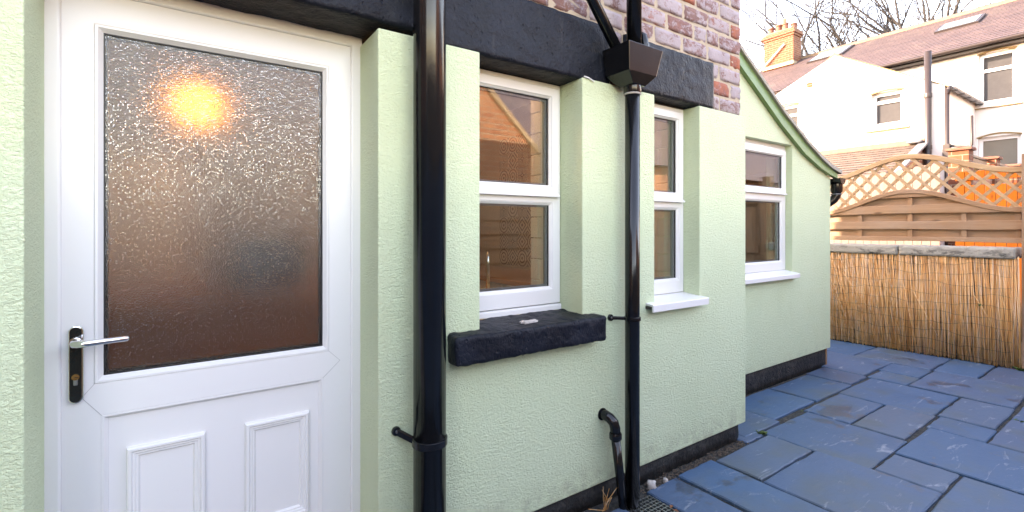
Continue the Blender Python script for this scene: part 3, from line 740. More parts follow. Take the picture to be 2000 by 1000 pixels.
obj('elbow', MB().tube([(1.598, .02, .420), (1.600, -.02, .420), (1.604, -.042, .414), (1.612, -.058, .396), (1.616, -.063, .372), (1.617, -.064, .345)], .0235, 18), M['bpipe'], p3, smooth=True)
obj('socket', MB().lathe((1.6175, -.064, .322), [(.0265, 0), (.0285, .004), (.0285, .024), (.026, .030)], 20), M['bpipe'], p3, auto=40)
obj('pipe', MB().tube([(1.617, -.064, .335), (1.668, -.070, -.03)], .0205, 18), M['bpipe'], p3, smooth=True)
obj('wall_flange', MB().lathe((1.598, -.004, .420), [(.028, 0), (.029, .012)], 18, 'y'), M['bpipe'], p3)
# drain
dr = thing('drain_grate', 'square metal drain grate in the paving beside the slim pipe', 'grate', (1.76, -.15, 0))
obj('gully', MB().ring(0, 0, 0, 0, [(0, 0)]) if False else MB().box(1.685, 1.855, -.245, -.065, -.049, -.018), M['gasket'], dr)
for i in range(9):
    y = -.24 + i * .0212; obj('bar', MB().box(1.690, 1.85, y, y + .0045, -.012, -.006), M['steel'], dr)
for i in range(8):
    x = 1.692 + i * .0218; obj('bar', MB().box(x, x + .0045, -.240, -.068, -.0125, -.0065), M['steel'], dr)

# ------------------------------------------------------------------ boundary wall, reed screen, fence panel
bw = thing('boundary_wall', 'low stone capped yard wall behind the reed screen', 'wall', (6.36, .4, 0))
obj('wall_core', MB().rough(6.26, 6.50, -.60, 4.2, -.05, 1.0, .16, .01, .012, 3, 1), M['stone'], bw, smooth=True)
y0 = -.628
for L in (.86, .92, .85, .9, .95):
    zt = 1.098 + random.uniform(-.006, .006)
    obj('coping_stone', MB().rough(6.165, 6.53, y0 + .006, y0 + L - .006, 1.0, zt, .022, .006, .005, 14, y0 * 9), M['stone'], bw, smooth=True); y0 += L
rs = thing('reed_screen', 'brown dry reed screen wired against the low yard wall', 'reed screen', (6.2, .2, 0))
rd = MB(); rnd = random.Random(3)
def reed_x(y): return 6.175 + (.02 - .0) - .0 * y
for layer in range(3):
    n = 300
    for i in range(n):
        y = -.645 + 1.90 * (i + rnd.random()) / n
        lean = rnd.gauss(0, .012) + (.05 if y > .25 else .015) * rnd.random() * 1.6 * (1 if rnd.random() > .15 else 2.0)
        bx = 6.115 + .165 * (.85 - y) / 1.45 if y < .85 else 6.115
        bx = 6.16 + (bx - 6.16) * .55 - layer * .010 + rnd.uniform(-.006, .006); tx = 6.195 - layer * .009 + rnd.uniform(-.006, .006)
        zt = 1.015 + rnd.gauss(0, .018); zb = rnd.uniform(.0, .03) + (0 if rnd.random() > .2 else rnd.random() * .3)
        r = rnd.uniform(.0018, .0046)
        pm = ((bx + tx) / 2 + rnd.uniform(-.004, .004), y + rnd.gauss(0, .006), (zb + zt) / 2)
        rd.tube([(bx, y - lean, zb), pm, (tx, y + lean, zt)], [r * 1.1, r, r * .7], 5)
for i in range(9):     # a few loose canes
    y = rnd.uniform(-.5, .9); rd.tube([(6.12, y - rnd.uniform(.05, .2), rnd.uniform(.0, .5)), (6.145, y + rnd.uniform(.0, .15), rnd.uniform(.55, 1.0))], .0024, 5)
reeds = obj('reeds', rd, M['reed'], rs, smooth=True, fix=False, kind='stuff')
for i in range(10):
    z = .06 + i * .097; ph = rnd.random() * 6
    pts = []
    for j in range(38):
        y = -.60 + 1.6 * j / 37
        t = (z) / 1.0
        bx = 6.16 + ((6.115 + .165 * (.85 - min(y, .85)) / 1.45) - 6.16) * .55
        pts.append((bx + (6.195 - bx) * t - .030, y, z + .014 * math.sin(y * 7 + ph) + .009 * math.sin(y * 19 + ph * 2) + rnd.uniform(-.006, .006)))
    obj('wire', MB().tube(pts, .0011, 5), M['wire'], rs, smooth=True)

fp = thing('lattice_fence', 'arched timber fence panel with diagonal lattice top above the stone coping', 'fence', (6.3, .2, 1.14))
YC, YW = .19, 1.69
Y0, Y1 = YC - YW / 2, YC + YW / 2
def bell(y): return .5 + .5 * math.cos(2 * math.pi * (y - YC) / YW)
def z_top(y): return 1.842 + .217 * bell(y)
def z_arch(y): return 1.470 + .220 * bell(y)
def arch_rail(zf, h, x0, x1):
    mb = MB(); n = 40; o = []
    for i in range(n + 1):
        y = Y0 + YW * i / n; sl = (zf(y + .01) - zf(y - .01)) / .02; dz = h * math.sqrt(1 + sl * sl)
        o.append([(x0, y, zf(y)), (x1, y, zf(y)), (x1, y, zf(y) - dz), (x0, y, zf(y) - dz)])
    vs = [p for q in o for p in q]; fs = [(4*i+k, 4*i+(k+1) % 4, 4*i+4+(k+1) % 4, 4*i+4+k) for i in range(n) for k in range(4)] + [(3,2,1,0), (4*n, 4*n+1, 4*n+2, 4*n+3)]
    return mb.add(vs, fs)
obj('top_rail', arch_rail(z_top, .052, 6.275, 6.325), M['lattice'], fp, bevel=.006, auto=40)
obj('middle_rail', arch_rail(z_arch, .046, 6.262, 6.318), M['fence'], fp, bevel=.006, auto=40)
def board(z0, z1, x, th, slope=0.0, name='board'):
    n = 30; prev = None; ys = [Y0 + YW * i / n for i in range(n + 1)]
    ok = [y for y in ys if z_arch(y) - .035 > z0 + .006]
    if len(ok) < 2: return
    top = [(x, y, min(z1, z_arch(y) - .030)) for y in ok]; bot = [(x, y, z0 + .003 * math.sin(y * 5 + z0 * 40)) for y in reversed(ok)]
    obj(name, MB().prism(top + bot, (th, 0, 0)), M['fence'], fp, bevel=.004)
for z0, z1 in ((1.600, 1.680), (1.432, 1.522), (1.267, 1.352)): board(z0, z1, 6.272, .016)
board(1.145, 1.190, 6.268, .035, name='bottom_rail')
for z0, z1 in ((1.500, 1.615), (1.340, 1.445), (1.180, 1.280)): board(z0, z1, 6.312, .014)
for y in (.985, .617, .166, -.254, -.62):
    obj('batten', MB().box(6.288, 6.312, y - .019, y + .019, 1.15, z_arch(y) - .03), M['fence_v'], fp)
def slat_set(sign, x):
    c = -2.6
    while c < 2.6:
        seg = []
        for i in range(240):
            y = Y0 + YW * i / 239; z = 1.65 + sign * (y - YC) * 1.10 + c
            if z_arch(y) - .02 < z < z_top(y) - .012: seg.append((y, z))
        if len(seg) > 6:
            a, b = seg[0], seg[-1]
            obj('lattice_slat', MB().bar((x, a[0], a[1]), (x, b[0], b[1]), .012, .029, (1, 0, 0)) if False else MB().bar((x, a[0], a[1]), (x, b[0], b[1]), .029, .011, (1, 0, 0)), M['lattice'], fp)
        c += .158
slat_set(1, 6.291); slat_set(-1, 6.304)
gp = tag(obj('gate_post', MB().rough(6.20, 6.30, -.755, -.656, -.02, 1.95, .1, .006, .002, 5), M['fence_v'], None, smooth=False), 'square brown timber post at the far end of the reed screen', 'post')
tag(obj('fence_post', MB().box(6.25, 6.345, Y1 + .003, Y1 + .098, 0.9, 1.98), M['fence_v'], None, bevel=.006), 'timber post behind the extension corner holding the lattice fence', 'post')
gate = thing('garden_gate', 'boarded brown timber gate beside the square post', 'gate', (6.25, -1.25, 0))
for i in range(9):
    y = -.775 - .1 * i; obj('board', MB().box(6.23, 6.25, y - .096, y, .06, 1.75), M['fence_v'], gate)
for z in (.3, .95, 1.6): obj('ledge', MB().box(6.2, 6.229, -1.66, -.78, z, z + .1), M['fence'], gate)
obj('strap_hinge', MB().box(6.19, 6.199, -1.2, -.78, 1.63, 1.67), M['drab'], gate); obj('latch', MB().box(6.19, 6.199, -1.6, -1.45, .98, 1.02), M['drab'], gate)

yw = thing('brick_yard_wall', 'plain brick yard wall beyond the boarded gate', 'wall', (6.3, -2.2, 0))
obj('wall_body', MB().box(6.22, 6.44, -2.86, -1.70, -.05, 1.55), M['brickwork'], yw)
obj('coping', MB().rough(6.17, 6.49, -2.86, -1.70, 1.551, 1.63, .06, .01, .004), M['stone'], yw)
# ------------------------------------------------------------------ gardens beyond the fence
wf = thing('weathered_fence', 'pale weathered board fence seen through the lattice', 'fence', (8.6, 1.6, 0))
y = .48
while y < 3.6:
    zt = 2.12 + .05 * math.sin(y * 3.1) + random.uniform(-.01, .01)
    obj('board', MB().prism([(8.6, y, 0), (8.6, y + .095, 0), (8.6, y + .095, zt - .03), (8.6, y + .07, zt), (8.6, y + .025, zt), (8.6, y, zt - .03)], (.016, 0, 0)), M['grey_wood'], wf); y += .1
for z in (.5, 1.6): obj('rail', MB().box(8.617, 8.66, .48, 3.6, z, z + .08), M['grey_wood'], wf)
of = thing('orange_fence', 'bright orange stained board fence seen through the lattice', 'fence', (8.4, -.8, 0))
y = -2.6
while y < .22:
    obj('board', MB().box(8.4, 8.418, y, y + .092, 0, 1.835), M['orange'], of, bevel=.003)
    obj('top_board', MB().box(8.4, 8.418, y, y + .092, 1.90, 2.02), M['orange'], of, bevel=.003); y += .096
for z in (.4, 1.4): obj('rail', MB().box(8.419, 8.46, -2.6, .22, z, z + .08), M['orange'], of)
obj('post', MB().box(8.419, 8.50, .13, .21, 0, 2.02), M['orange'], of); obj('post', MB().box(8.419, 8.50, -1.55, -1.47, 0, 2.02), M['orange'], of)
gw = thing('brick_garden_wall', 'orange brick wall with capped piers and iron railing behind the lattice', 'wall', (9.0, .35, 0))
obj('wall_body', MB().box(9.16, 15.4, .29, .41, -.05, 2.05), M['brickwork'], gw)
for X, zt in ((9.0, 2.36), (10.55, 2.36), (12.1, 2.36)):
    obj('pier', MB().box(X - .11, X + .11, .24, .46, -.05, zt), M['chimney'], gw, bevel=.006); obj('pier_cap', MB().rough(X - .14, X + .14, .21, .49, zt, zt + .045, .06, .012, .004), M['terracotta'], gw)
for X in (9.12, 10.67):
    obj('railing_rail', MB().box(X, X + 1.30, .335, .365, 2.33, 2.36), M['drab'], gw); obj('railing_rail', MB().box(X, X + 1.30, .335, .365, 2.07, 2.09), M['drab'], gw)
    for i in range(24):
        xx = X + .03 + i * .054; obj('baluster', MB().box(xx, xx + .012, .344, .356, 2.09, 2.33), M['drab'], gw)

# ------------------------------------------------------------------ white terrace behind
wt = thing('white_terrace', 'white painted terrace with purple slate roof behind the fence', 'house', (15.5, 3, 0))
XM, XG = 15.5, 13.12
def wallx(xf, xb, ys, zs, holes, top=None):
    mb = MB().wall(ys, zs, xf, xb, holes, top); mb.v = [(y, x, z) for x, y, z in mb.v]; return mb
MWIN = [(.815, 1.43, 4.19, 5.38), (.735, 1.44, 2.55, 3.41), (-1.6, -.9, 4.19, 5.38), (-1.7, -.85, 2.4, 3.41)]
zs = [0, 2.4, 2.55, 3.41, 4.19, 5.38, 5.55]; ys = [-3, -1.7, -1.6, -.9, -.85, .735, .815, 1.43, 1.44, 18]
obj('rear_wall', wallx(XM, XM + .3, ys, zs, MWIN), M['whitewall'], wt)
RY0, RY1 = -3.0, 18.0
EV, RD = (15.22, 5.53), (19.4, 7.72)
sl = math.atan2(RD[1] - EV[1], RD[0] - EV[0])
def roof_pt(u, v, lift=0.0):
    """photo pixel -> point on the main roof slope"""
    d_ = ray(u, v); nrm = Vector((-math.sin(sl), 0, math.cos(sl))); p0 = Vector((EV[0], 0, EV[1])) + nrm * lift; o = Vector((0, CY, HC))
    return o + d_ * ((p0 - o).dot(nrm) / d_.dot(nrm))
rows = 24; rm_ = MB(); Ls = math.hypot(RD[0] - EV[0], RD[1] - EV[1]) / rows
for i in range(rows):
    a0 = i * Ls; a1 = (i + 1.25) * Ls if i < rows - 1 else (i + 1) * Ls
    def P(a, h): return (EV[0] + a * math.cos(sl) - h * math.sin(sl), RY0, EV[1] + a * math.sin(sl) + h * math.cos(sl))
    rm_.prism([P(a0, .030), P(a1, .008), P(a1, -.004), P(a0, .014)], (0, RY1 - RY0, 0))
rm_.prism([(EV[0], RY0, EV[1] - .02), (RD[0], RY0, RD[1] - .02), (23.6, RY0, EV[1] - .02)], (0, RY1 - RY0, 0))
roof = obj('roof', rm_, M['slates'], wt, fix=False)
y = RY0; k = 0
while y < RY1:
    obj('ridge_tile', MB().prism([(RD[0] - .13, y, RD[1] + .0), (RD[0] - .09, y, RD[1] + .075), (RD[0], y, RD[1] + .105), (RD[0] + .09, y, RD[1] + .075), (RD[0] + .13, y, RD[1])], (0, .44, 0)), M['drab'] if False else M['tiles'], roof); y += .46
obj('ridge_bedding', MB().box(RD[0] - .155, RD[0] + .1, RY0, RY1, RD[1] - .06, RD[1] + .028), M['ridge'], roof)
def skylight(q):
    pts = [roof_pt(*p, .06) for p in q]; c = sum(pts, Vector()) / 4
    y0_, y1_ = min(p.y for p in pts), max(p.y for p in pts)
    xs_ = sorted(p.x for p in pts); xa, xb = (xs_[0] + xs_[1]) / 2, (xs_[2] + xs_[3]) / 2
    def R_(x, y, h): a_ = (x - EV[0]) / math.cos(sl); return (EV[0] + a_ * math.cos(sl) - h * math.sin(sl), y, EV[1] + a_ * math.sin(sl) + h * math.cos(sl))
    def quad(x0, x1, yy0, yy1, h0, h1): 
        return MB().add([R_(x0,yy0,h0),R_(x1,yy0,h0),R_(x1,yy1,h0),R_(x0,yy1,h0),R_(x0,yy0,h1),R_(x1,yy0,h1),R_(x1,yy1,h1),R_(x0,yy1,h1)], [(0,3,2,1),(4,5,6,7),(0,1,5,4),(1,2,6,5),(2,3,7,6),(3,0,4,7)])
    s_ = obj('skylight', quad(xa, xb, y0_, y1_, .0, .075), M['drab'], wt)
    obj('skylight_glass', quad(xa + .07, xb - .07, y0_ + .07, y1_ - .07, .06, .085), M['skylight'], s_)
skylight([(1592, 116), (1640, 108), (1664, 90), (1607, 101)])
skylight([(1830, 62), (1905, 43), (1925, 27), (1843, 47)])
def gutter_y(x, z, y0_, y1_, r=.06):
    return MB().prism([(x + r * math.cos(t), y0_, z + r * math.sin(t)) for t in [math.pi + math.pi * k_ / 8 for k_ in range(9)]], (0, y1_ - y0_, 0))
obj('eaves_gutter', gutter_y(15.20, 5.55, -3.0, 3.25), M['drab'], wt); obj('fascia', MB().box(15.30, 15.497, -3, 3.3, 5.44, 5.56), M['drab'], wt)
def far_window(x, y0_, y1_, z0_, z1_, zt, m_glass_, arch=False):
    w_ = wallx(x + .10, x + .17, [y0_, y0_ + .07, y1_ - .07, y1_], [z0_, z0_ + .08, zt - .035, zt + .035, z1_ - .08, z1_], [(y0_ + .07, y1_ - .07, z0_ + .08, zt - .035), (y0_ + .07, y1_ - .07, zt + .035, z1_ - .08)])
    w_ = obj('window', w_, M['upvc'], wt)
    obj('pane', MB().box(x + .13, x + .14, y0_ + .06, y1_ - .06, z0_ + .07, zt - .03), m_glass_, w_)
    obj('pane', MB().box(x + .13, x + .14, y0_ + .06, y1_ - .06, zt + .03, z1_ - .07), m_glass_, w_)
    obj('sill', MB().box(x - .06, x + .10, y0_ - .12, y1_ + .12, z0_ - .09, z0_), M['whitewall'], w_)
    obj('sill_drip', MB().box(x - .055, x + .05, y0_ - .12, y1_ + .12, z0_ - .108, z0_ - .091), M['trim'], w_)
    n_ = 12; tp = []; 
    for i in range(n_ + 1):
        yy_ = y0_ - .02 + (y1_ - y0_ + .04) * i / n_; b_ = (.07 if arch else .04) * math.sin(math.pi * i / n_); tp.append((x - .018, yy_, z1_ + .01 + b_))
    obj('head_trim', MB().prism(tp + [(p_[0], p_[1], p_[2] - .035) for p_ in reversed(tp)], (.1, 0, 0)), M['trim'], w_)
far_window(XM, .815, 1.43, 4.19, 5.38, 4.98, M['curtain']); far_window(XM, .735, 1.44, 2.55, 3.41, 2.68, M['blind'], True)
far_window(XM, -1.6, -.9, 4.19, 5.38, 4.98, M['curtain']); far_window(XM, -1.7, -.85, 2.4, 3.41, 2.6, M['blind'], True)
obj('end_wall', MB().prism([(15.81, -3.0, 0), (23.4, -3.0, 0), (23.4, -3.0, 5.5), (19.4, -3.0, 7.6), (15.81, -3.0, 5.6)], (0, .25, 0)), M['brickwork'], wt)
# rear wing with its gable
GY0, GYA, GY1 = 1.483, 3.532, 6.5
def gz(y): return 5.50 - (GYA - y) * .607 if y < GYA else 5.50 - (y - GYA) * .46
GW = [(2.185, 2.775, 3.60, 4.38), (4.36, 4.95, 3.80, 4.52)]
obj('wing_gable', wallx(XG, XG + .28, [GY0, 2.185, 2.775, GYA, 4.36, 4.95, GY1], [0, 3.60, 3.80, 4.38, 4.52, 4.6], GW, gz) if False else
    wallx(XG, XG + .28, [GY0, 2.185, 2.775, 4.36, 4.95, GY1], [0, 3.60, 3.80, 4.08], [(2.185, 2.775, 3.60, 9), (4.36, 4.95, 3.80, 9)]), M['whitewall'], wt)
gp_ = []
for (ya, yb, hz) in ((GY0, 2.185, None), (2.185, 2.775, 4.38), (2.775, GYA, None), (GYA, 4.36, None), (4.36, 4.95, 4.52), (4.95, GY1, None)):
    z0_ = hz or 4.08
    gp_.append(MB().prism([(XG, ya, z0_), (XG, yb, z0_), (XG, yb, gz(yb)), (XG, ya, gz(ya))], (.28, 0, 0)))
gm = MB()
for q in gp_: gm.add(q.v, q.f)
obj('wing_gable_top', gm, M['whitewall'], wt, fix=False)
far_window(XG, 2.185, 2.775, 3.60, 4.38, 4.16, M['curtain']); far_window(XG, 4.36, 4.95, 3.80, 4.52, 4.25, M['curtain'])
obj('wing_side_wall', MB().box(XG + .281, XM - .001, GY0 + .002, GY0 + .26, 0, gz(GY0) - .01), M['whitewall'], wt)
obj('wing_side_wall', MB().box(XG + .281, XM - .001, GY1 - .26, GY1, 0, gz(GY1) - .05), M['whitewall'], wt)
obj('wing_roof', MB().prism([(XG + .03, GY0 - .16, gz(GY0 - .16) + .005), (XG + .03, GYA, gz(GYA) + .01), (XG + .03, GYA, gz(GYA) + .07), (XG + .03, GY0 - .16, gz(GY0 - .16) + .06)], (XM - XG + 3.4, 0, 0)) if False else
    MB().prism([(XG + .04, GY0 - .14, gz(GY0 - .14) + .004), (XG + .04, GYA, gz(GYA) + .004), (XG + .04, GY1 + .1, gz(GY1 + .1) + .004), (XG + .04, GY1 + .1, gz(GY1 + .1) + .035), (XG + .04, GYA, gz(GYA) + .035), (XG + .04, GY0 - .14, gz(GY0 - .14) + .035)], (2.5, 0, 0)), M['slates'], wt)
obj('gable_cap', MB().prism([(XG - .01, GYA - .25, gz(GYA - .25) - .0), (XG - .01, GYA, gz(GYA) + .01), (XG - .01, GYA + .25, gz(GYA + .25) + .0), (XG - .01, GYA, gz(GYA) + .075)], (.3, 0, 0)), M['ridge'], wt)
obj('verge_mortar', MB().prism([(XG - .012, GY0 - .13, gz(GY0 - .13) + .002), (XG - .012, GYA - .25, gz(GYA - .25) + .002), (XG - .012, GYA - .25, gz(GYA - .25) + .03), (XG - .012, GY0 - .13, gz(GY0 - .13) + .03)], (.051, 0, 0)), M['trim'], wt)
obj('wing_gutter', MB().prism([(XG - .02, GY0 - .11 + .055 * math.cos(t), 4.215 + .055 * math.sin(t)) for t in [math.pi + math.pi * k_ / 8 for k_ in range(9)]], (2.35, 0, 0)), M['lead'], wt)
for i in range(5):
    X = XG + .15 + i * .5; obj('gutter_bracket', MB().box(X, X + .03, GY0 - .175, GY0 - .045, 4.15, 4.165), M['drab'], wt)
obj('vent_brick', MB().box(XG - .012, XG + .05, 4.03, 4.17, 4.86, 4.98), M['chimney'], wt)
# soil stack and downpipe on the wing
sp = thing('soil_stack', 'tall brown black vent pipe on the white gable', 'pipe', (13.0, 1.73, 2))
obj('pipe', MB().tube([(13.03, 1.735, 0), (13.03, 1.735, 5.03)], .062, 18), M['drab'], sp, smooth=True)
for z in (2.95, 4.05): obj('collar', MB().lathe((13.03, 1.735, z), [(.07, 0), (.072, .02), (.072, .07), (.07, .09)], 18), M['drab'], sp)
dp = thing('corner_downpipe', 'thin brown black downpipe at the white wing corner', 'pipe', (13.05, 1.47, 2))
obj('pipe', MB().tube([(13.05, 1.43, 0), (13.05, 1.43, 4.16)], .040, 14), M['drab'], dp, smooth=True)
obj('swan_neck', MB().tube([(13.05, 1.43, 4.05), (13.08, 1.40, 4.19), (13.1, 1.385, 4.2)], .042, 14), M['drab'], dp, smooth=True)
obj('junction', MB().box(12.98, 13.10, 1.37, 1.49, 2.72, 3.02), M['drab'], dp, bevel=.01)
obj('branch', MB().tube([(13.05, 1.40, 2.98), (13.1, 1.08, 2.92), (13.1, 1.06, 2.96), (13.1, 1.06, 3.55)], .022, 10), M['drab'], dp, smooth=True)
fx = thing('wall_lamp', 'small grey outdoor lamp on the white gable beside the vent pipe', 'lamp', (12.95, 1.95, 3.1))
obj('housing', MB().rough(12.92, 13.06, 1.80, 2.08, 3.10, 3.17, .05, .03, .0, 3), M['lead'], fx, smooth=True); obj('bracket', MB().box(13.05, 13.12, 1.9, 1.96, 3.11, 3.15), M['drab'], fx)
# lean-to in front of the gable
lt = thing('lean_to', 'single storey lean-to with brown tiled roof below the white gable', 'outbuilding', (12.0, 3.4, 0))
lm = MB(); ltop, lbot = Vector((13.118, 0, 3.10)), Vector((11.15, 0, 2.24)); nrow = 13
for i in range(nrow):
    a_ = lbot.lerp(ltop, i / nrow); b_ = lbot.lerp(ltop, min(1, (i + 1.2) / nrow)); up = Vector((-.4, 0, .916))
    lm.prism([tuple(a_ + up * .03 + Vector((0, 1.77, 0))), tuple(b_ + up * .008 + Vector((0, 1.77, 0))), tuple(b_ - up * .008 + Vector((0, 1.77, 0))), tuple(a_ + up * .012 + Vector((0, 1.77, 0)))], (0, 4.2, 0))
obj('roof', lm, M['tiles'], lt, fix=False)
obj('hip_tile', MB().bar(lbot + Vector((0, 1.80, .035)), ltop + Vector((0, 1.80, .035)), .16, .04), M['lead'], lt)
obj('flashing', MB().box(13.06, 13.119, 1.8, 5.97, 3.09, 3.20), M['ridge'], lt)
obj('wall', MB().prism([(11.25, 1.82, 0), (13.118, 1.82, 0), (13.118, 1.82, 3.05), (11.25, 1.82, 2.24)], (0, 4.1, 0)), M['brickwork'], lt)

# chimney on the terrace roof
ch = thing('chimney_stack', 'orange brick chimney stack with clay pots on the slate roof', 'chimney', (18.9, 7.55, 7.5))
CX, CYc = 18.95, 7.55
obj('stack', MB().box(CX - .30, CX + .30, CYc - .50, CYc + .58, 6.9, 8.48), M['chimney'], ch)
for i, (g_, z) in enumerate(((.035, 8.48), (.07, 8.56), (.035, 8.64))):
    obj('corbel_course', MB().box(CX - .30 - g_, CX + .30 + g_, CYc - .50 - g_, CYc + .58 + g_, z, z + .08), M['chimney'], ch)
obj('flaunching', MB().rough(CX - .29, CX + .29, CYc - .48, CYc + .56, 8.72, 8.80, .1, .03, .02, 4), M['ridge'], ch, smooth=True)
obj('flashing', MB().box(CX - .36, CX + .33, CYc - .53, CYc + .61, 7.38, 7.50), M['pot_pale'], ch)
for j, (dx, dy, h, r, mm) in enumerate(((-.12, .40, .26, .105, 'terracotta'), (-.10, .12, .30, .105, 'terracotta'), (-.08, -.12, .30, .10, 'terracotta'), (-.02, -.02, .50, .085, 'pot_pale'), (.05, -.36, .24, .10, 'terracotta'), (.14, -.34, .20, .10, 'terracotta'))):
    obj('chimney_pot', MB().lathe((CX + dx, CYc + dy, 8.77), [(r, 0), (r * .92, h * .75), (r * 1.12, h * .8), (r * 1.12, h), (r * .8, h)], 16), M[mm], ch, auto=40)
obj('stay_bar', MB().tube([(18.58, 8.35, 7.32), (18.60, 7.35, 8.20)], .025, 8), M['whitewall'], ch)

# ------------------------------------------------------------------ bare winter trees
def bare_tree(base, height, label, seed, spread=1.0, lean=(0, 0)):
    t = thing('bare_tree', label, 'tree', base, 'bare trees behind the terrace roof'); rn = random.Random(seed)
    tr = MB(); br = MB()
    def grow(p, d, L, r, depth, mb):
        n_ = 4; pts = [p]; rr = [r]; dd = d.copy()
        for i in range(n_):
            dd = (dd + Vector((rn.gauss(0, .10), rn.gauss(0, .10), rn.gauss(.02, .06)))).normalized()
            pts.append(pts[-1] + dd * L / n_); rr.append(r * (1 - .38 * (i + 1) / n_))
        mb.tube(pts, rr, 7 if depth < 2 else (5 if depth < 4 else 3), cap=False)
        if depth >= 7 or r < .007: return
        kids = 3 if depth < 3 else rn.choice((2, 3, 3))
        for k_ in range(kids):
            t_ = n_ if k_ == 0 else rn.randint(1, n_); q = pts[t_]
            ax = Vector((rn.gauss(0, 1), rn.gauss(0, 1), rn.gauss(0, .5))).normalized()
            nd = (dd + ax * rn.uniform(.35, .8) * spread).normalized()
            if nd.z < -.1: nd.z *= -.3
            grow(q, nd, L * rn.uniform(.62, .86), rr[t_] * rn.uniform(.68, .85), depth + 1, br)
    b = Vector(base); grow(b, Vector((lean[0], lean[1], 1)).normalized(), height * .34, height * .020, 0, tr)
    obj('trunk', tr, M['bark'], t, smooth=True, fix=False); obj('branches', br, M['bark'], t, smooth=True, fix=False)
bare_tree((30, 9.3, 0), 17.5, 'bare winter tree nearest the chimney behind the slate roof', 11, 1.0)
bare_tree((29, 7.0, 0), 17.0, 'bare winter tree with thick forked stems rising mid roof', 24, .9, (0, -.05))
bare_tree((33, 11.2, 0), 17.5, 'bare winter tree farthest back with fine twigs beside the chimney', 52, 1.0)
bare_tree((32, 6.2, 0), 17.5, 'bare winter tree with fine twigs between the forked tree and upper skylight', 47, 1.1)
bare_tree((31, 4.6, 0), 16.5, 'bare winter tree leaning over the roof above the upper skylight', 35, 1.15, (0, .1))

# ------------------------------------------------------------------ the other side of the yard: only reflections and shade show it
mh = thing('main_house', 'tall red brick main house at the near end of the yard', 'house', (-7.5, 0, 0))
obj('wall', MB().box(-10.6, -4.62, -5.0, 9.0, -.05, 5.3), M['brickwork'], mh)
obj('roof', MB().prism([(-11.0, -5.2, 5.25), (-4.35, -5.2, 5.25), (-7.6, -5.2, 7.2)], (0, 14.4, 0)), M['dark_slates'], mh)
oh = thing('brick_wing', 'orange brick wing with sloping roof edge mirrored in the windows', 'house', (2, -4.2, 0))
obj('wall', MB().prism([(3.0, -4.0, -.05), (4.62, -4.0, -.05), (4.62, -4.0, 2.36), (3.70, -4.0, 3.20), (3.3, -4.0, 3.565), (3.0, -4.0, 3.565)], (0, -3.0, 0)), M['brickwork'], oh)
obj('verge', MB().bar((4.70, -3.985, 2.33), (3.28, -3.985, 3.625), .08, .07), M['pot_pale'], oh)
obj('roof', MB().prism([(2.9, -3.9, 3.57), (3.32, -3.9, 3.57), (3.32, -7.1, 3.57), (2.9, -7.1, 3.57)], (0, 0, .08)), M['dark_slates'], oh)
fh = thing('slate_roofed_house', 'brick house with dark slate roof mirrored in the upper window panes', 'house', (9, -9, 0))
obj('wall', MB().box(4.7, 28, -14, -6.2, -.05, 2.95), M['brickwork'], fh)
obj('roof', MB().prism([(4.5, -5.9, 2.85), (4.5, -14.3, 2.85), (4.5, -10.1, 6.2)], (24, 0, 0)), M['dark_slates'], fh)
yf = thing('yard_fence', 'brown horizontal board fence mirrored in the lower window panes', 'fence', (2, -2.7, 0))
for i in range(9):
    z = .05 + i * .165
    obj('board', MB().prism([(-1.5, -2.72, z), (-1.5, -2.70, z), (-1.5, -2.715, z + .18), (-1.5, -2.728, z + .18)], (7.7, 0, 0)), M['fence'], yf)
for X in (-1.45, .35, 2.15, 3.95, 5.75): obj('post', MB().box(X, X + .09, -2.82, -2.73, 0, 1.6), M['fence_v'], yf)

# ------------------------------------------------------------------ kitchen behind the panes
kf = obj('kitchen_floor', MB().box(-1.55, 2.59, .302, 3.0, .06, .10), M['floorwood'], kind='structure')
kl = obj('kitchen_wall', MB().box(-1.55, 2.59, 3.0, 3.1, .10, 2.4), M['kitchen'], kind='structure')
obj('kitchen_wall', MB().box(-1.599, -1.551, .302, 3.1, .10, 2.4), M['kitchen'], kind='structure')
kt = obj('kitchen_tile_wall', MB().box(2.560, 2.599, .302, 3.0, .10, 2.4), M['kitchen'], kind='structure')
obj('kitchen_ceiling', MB().box(-1.599, 2.599, .302, 3.1, 2.40, 2.46), M['whitewall'], kind='structure')
for i in range(13):
    for j in range(8):
        y = .36 + i * .152; z = .93 + j * .152
        obj('tile', MB().box(2.551, 2.559, y, y + .149, z, z + .149), M['tile'], kt, fix=False)
for sx, yy1 in ((1.4605, .40),):
    for j in range(10):
        z = .92 + j * .105
        obj('brick_tile', MB().box(sx, sx + .012, .235, .30 + (.0 if j % 2 else .05), z, z + .10), M['metro'], kt, bevel=.002)
        obj('brick_tile', MB().box(sx, sx + .012, .303 + (.0 if j % 2 else .05), .37, z, z + .10), M['metro'], kt, bevel=.002)
for j in range(10):
    z = .92 + j * .105
    obj('brick_tile', MB().box(2.3385, 2.3505, .18, .27 + (.0 if j % 2 else .05), z, z + .10), M['metro'], kt, bevel=.002); obj('brick_tile', MB().box(2.3385, 2.3505, .273 + (.0 if j % 2 else .05), .36, z, z + .10), M['metro'], kt, bevel=.002)
wk = thing('sink_worktop', 'orange wooden worktop under the sink window', 'worktop', (1.6, .6, .1))
obj('top', MB().box(.95, 2.35, .31, .92, .865, .905), M['counter'], wk, bevel=.006); obj('cupboard_front', MB().box(.98, 2.35, .86, .88, .10, .864), M['cupboard'], wk)
ek = thing('end_worktop', 'dark wooden worktop over cream cupboards at the tiled kitchen end', 'worktop', (2.3, 1.8, .1))
obj('top', MB().box(1.95, 2.55, .93, 2.9, .865, .905), M['counter'], ek, bevel=.006)
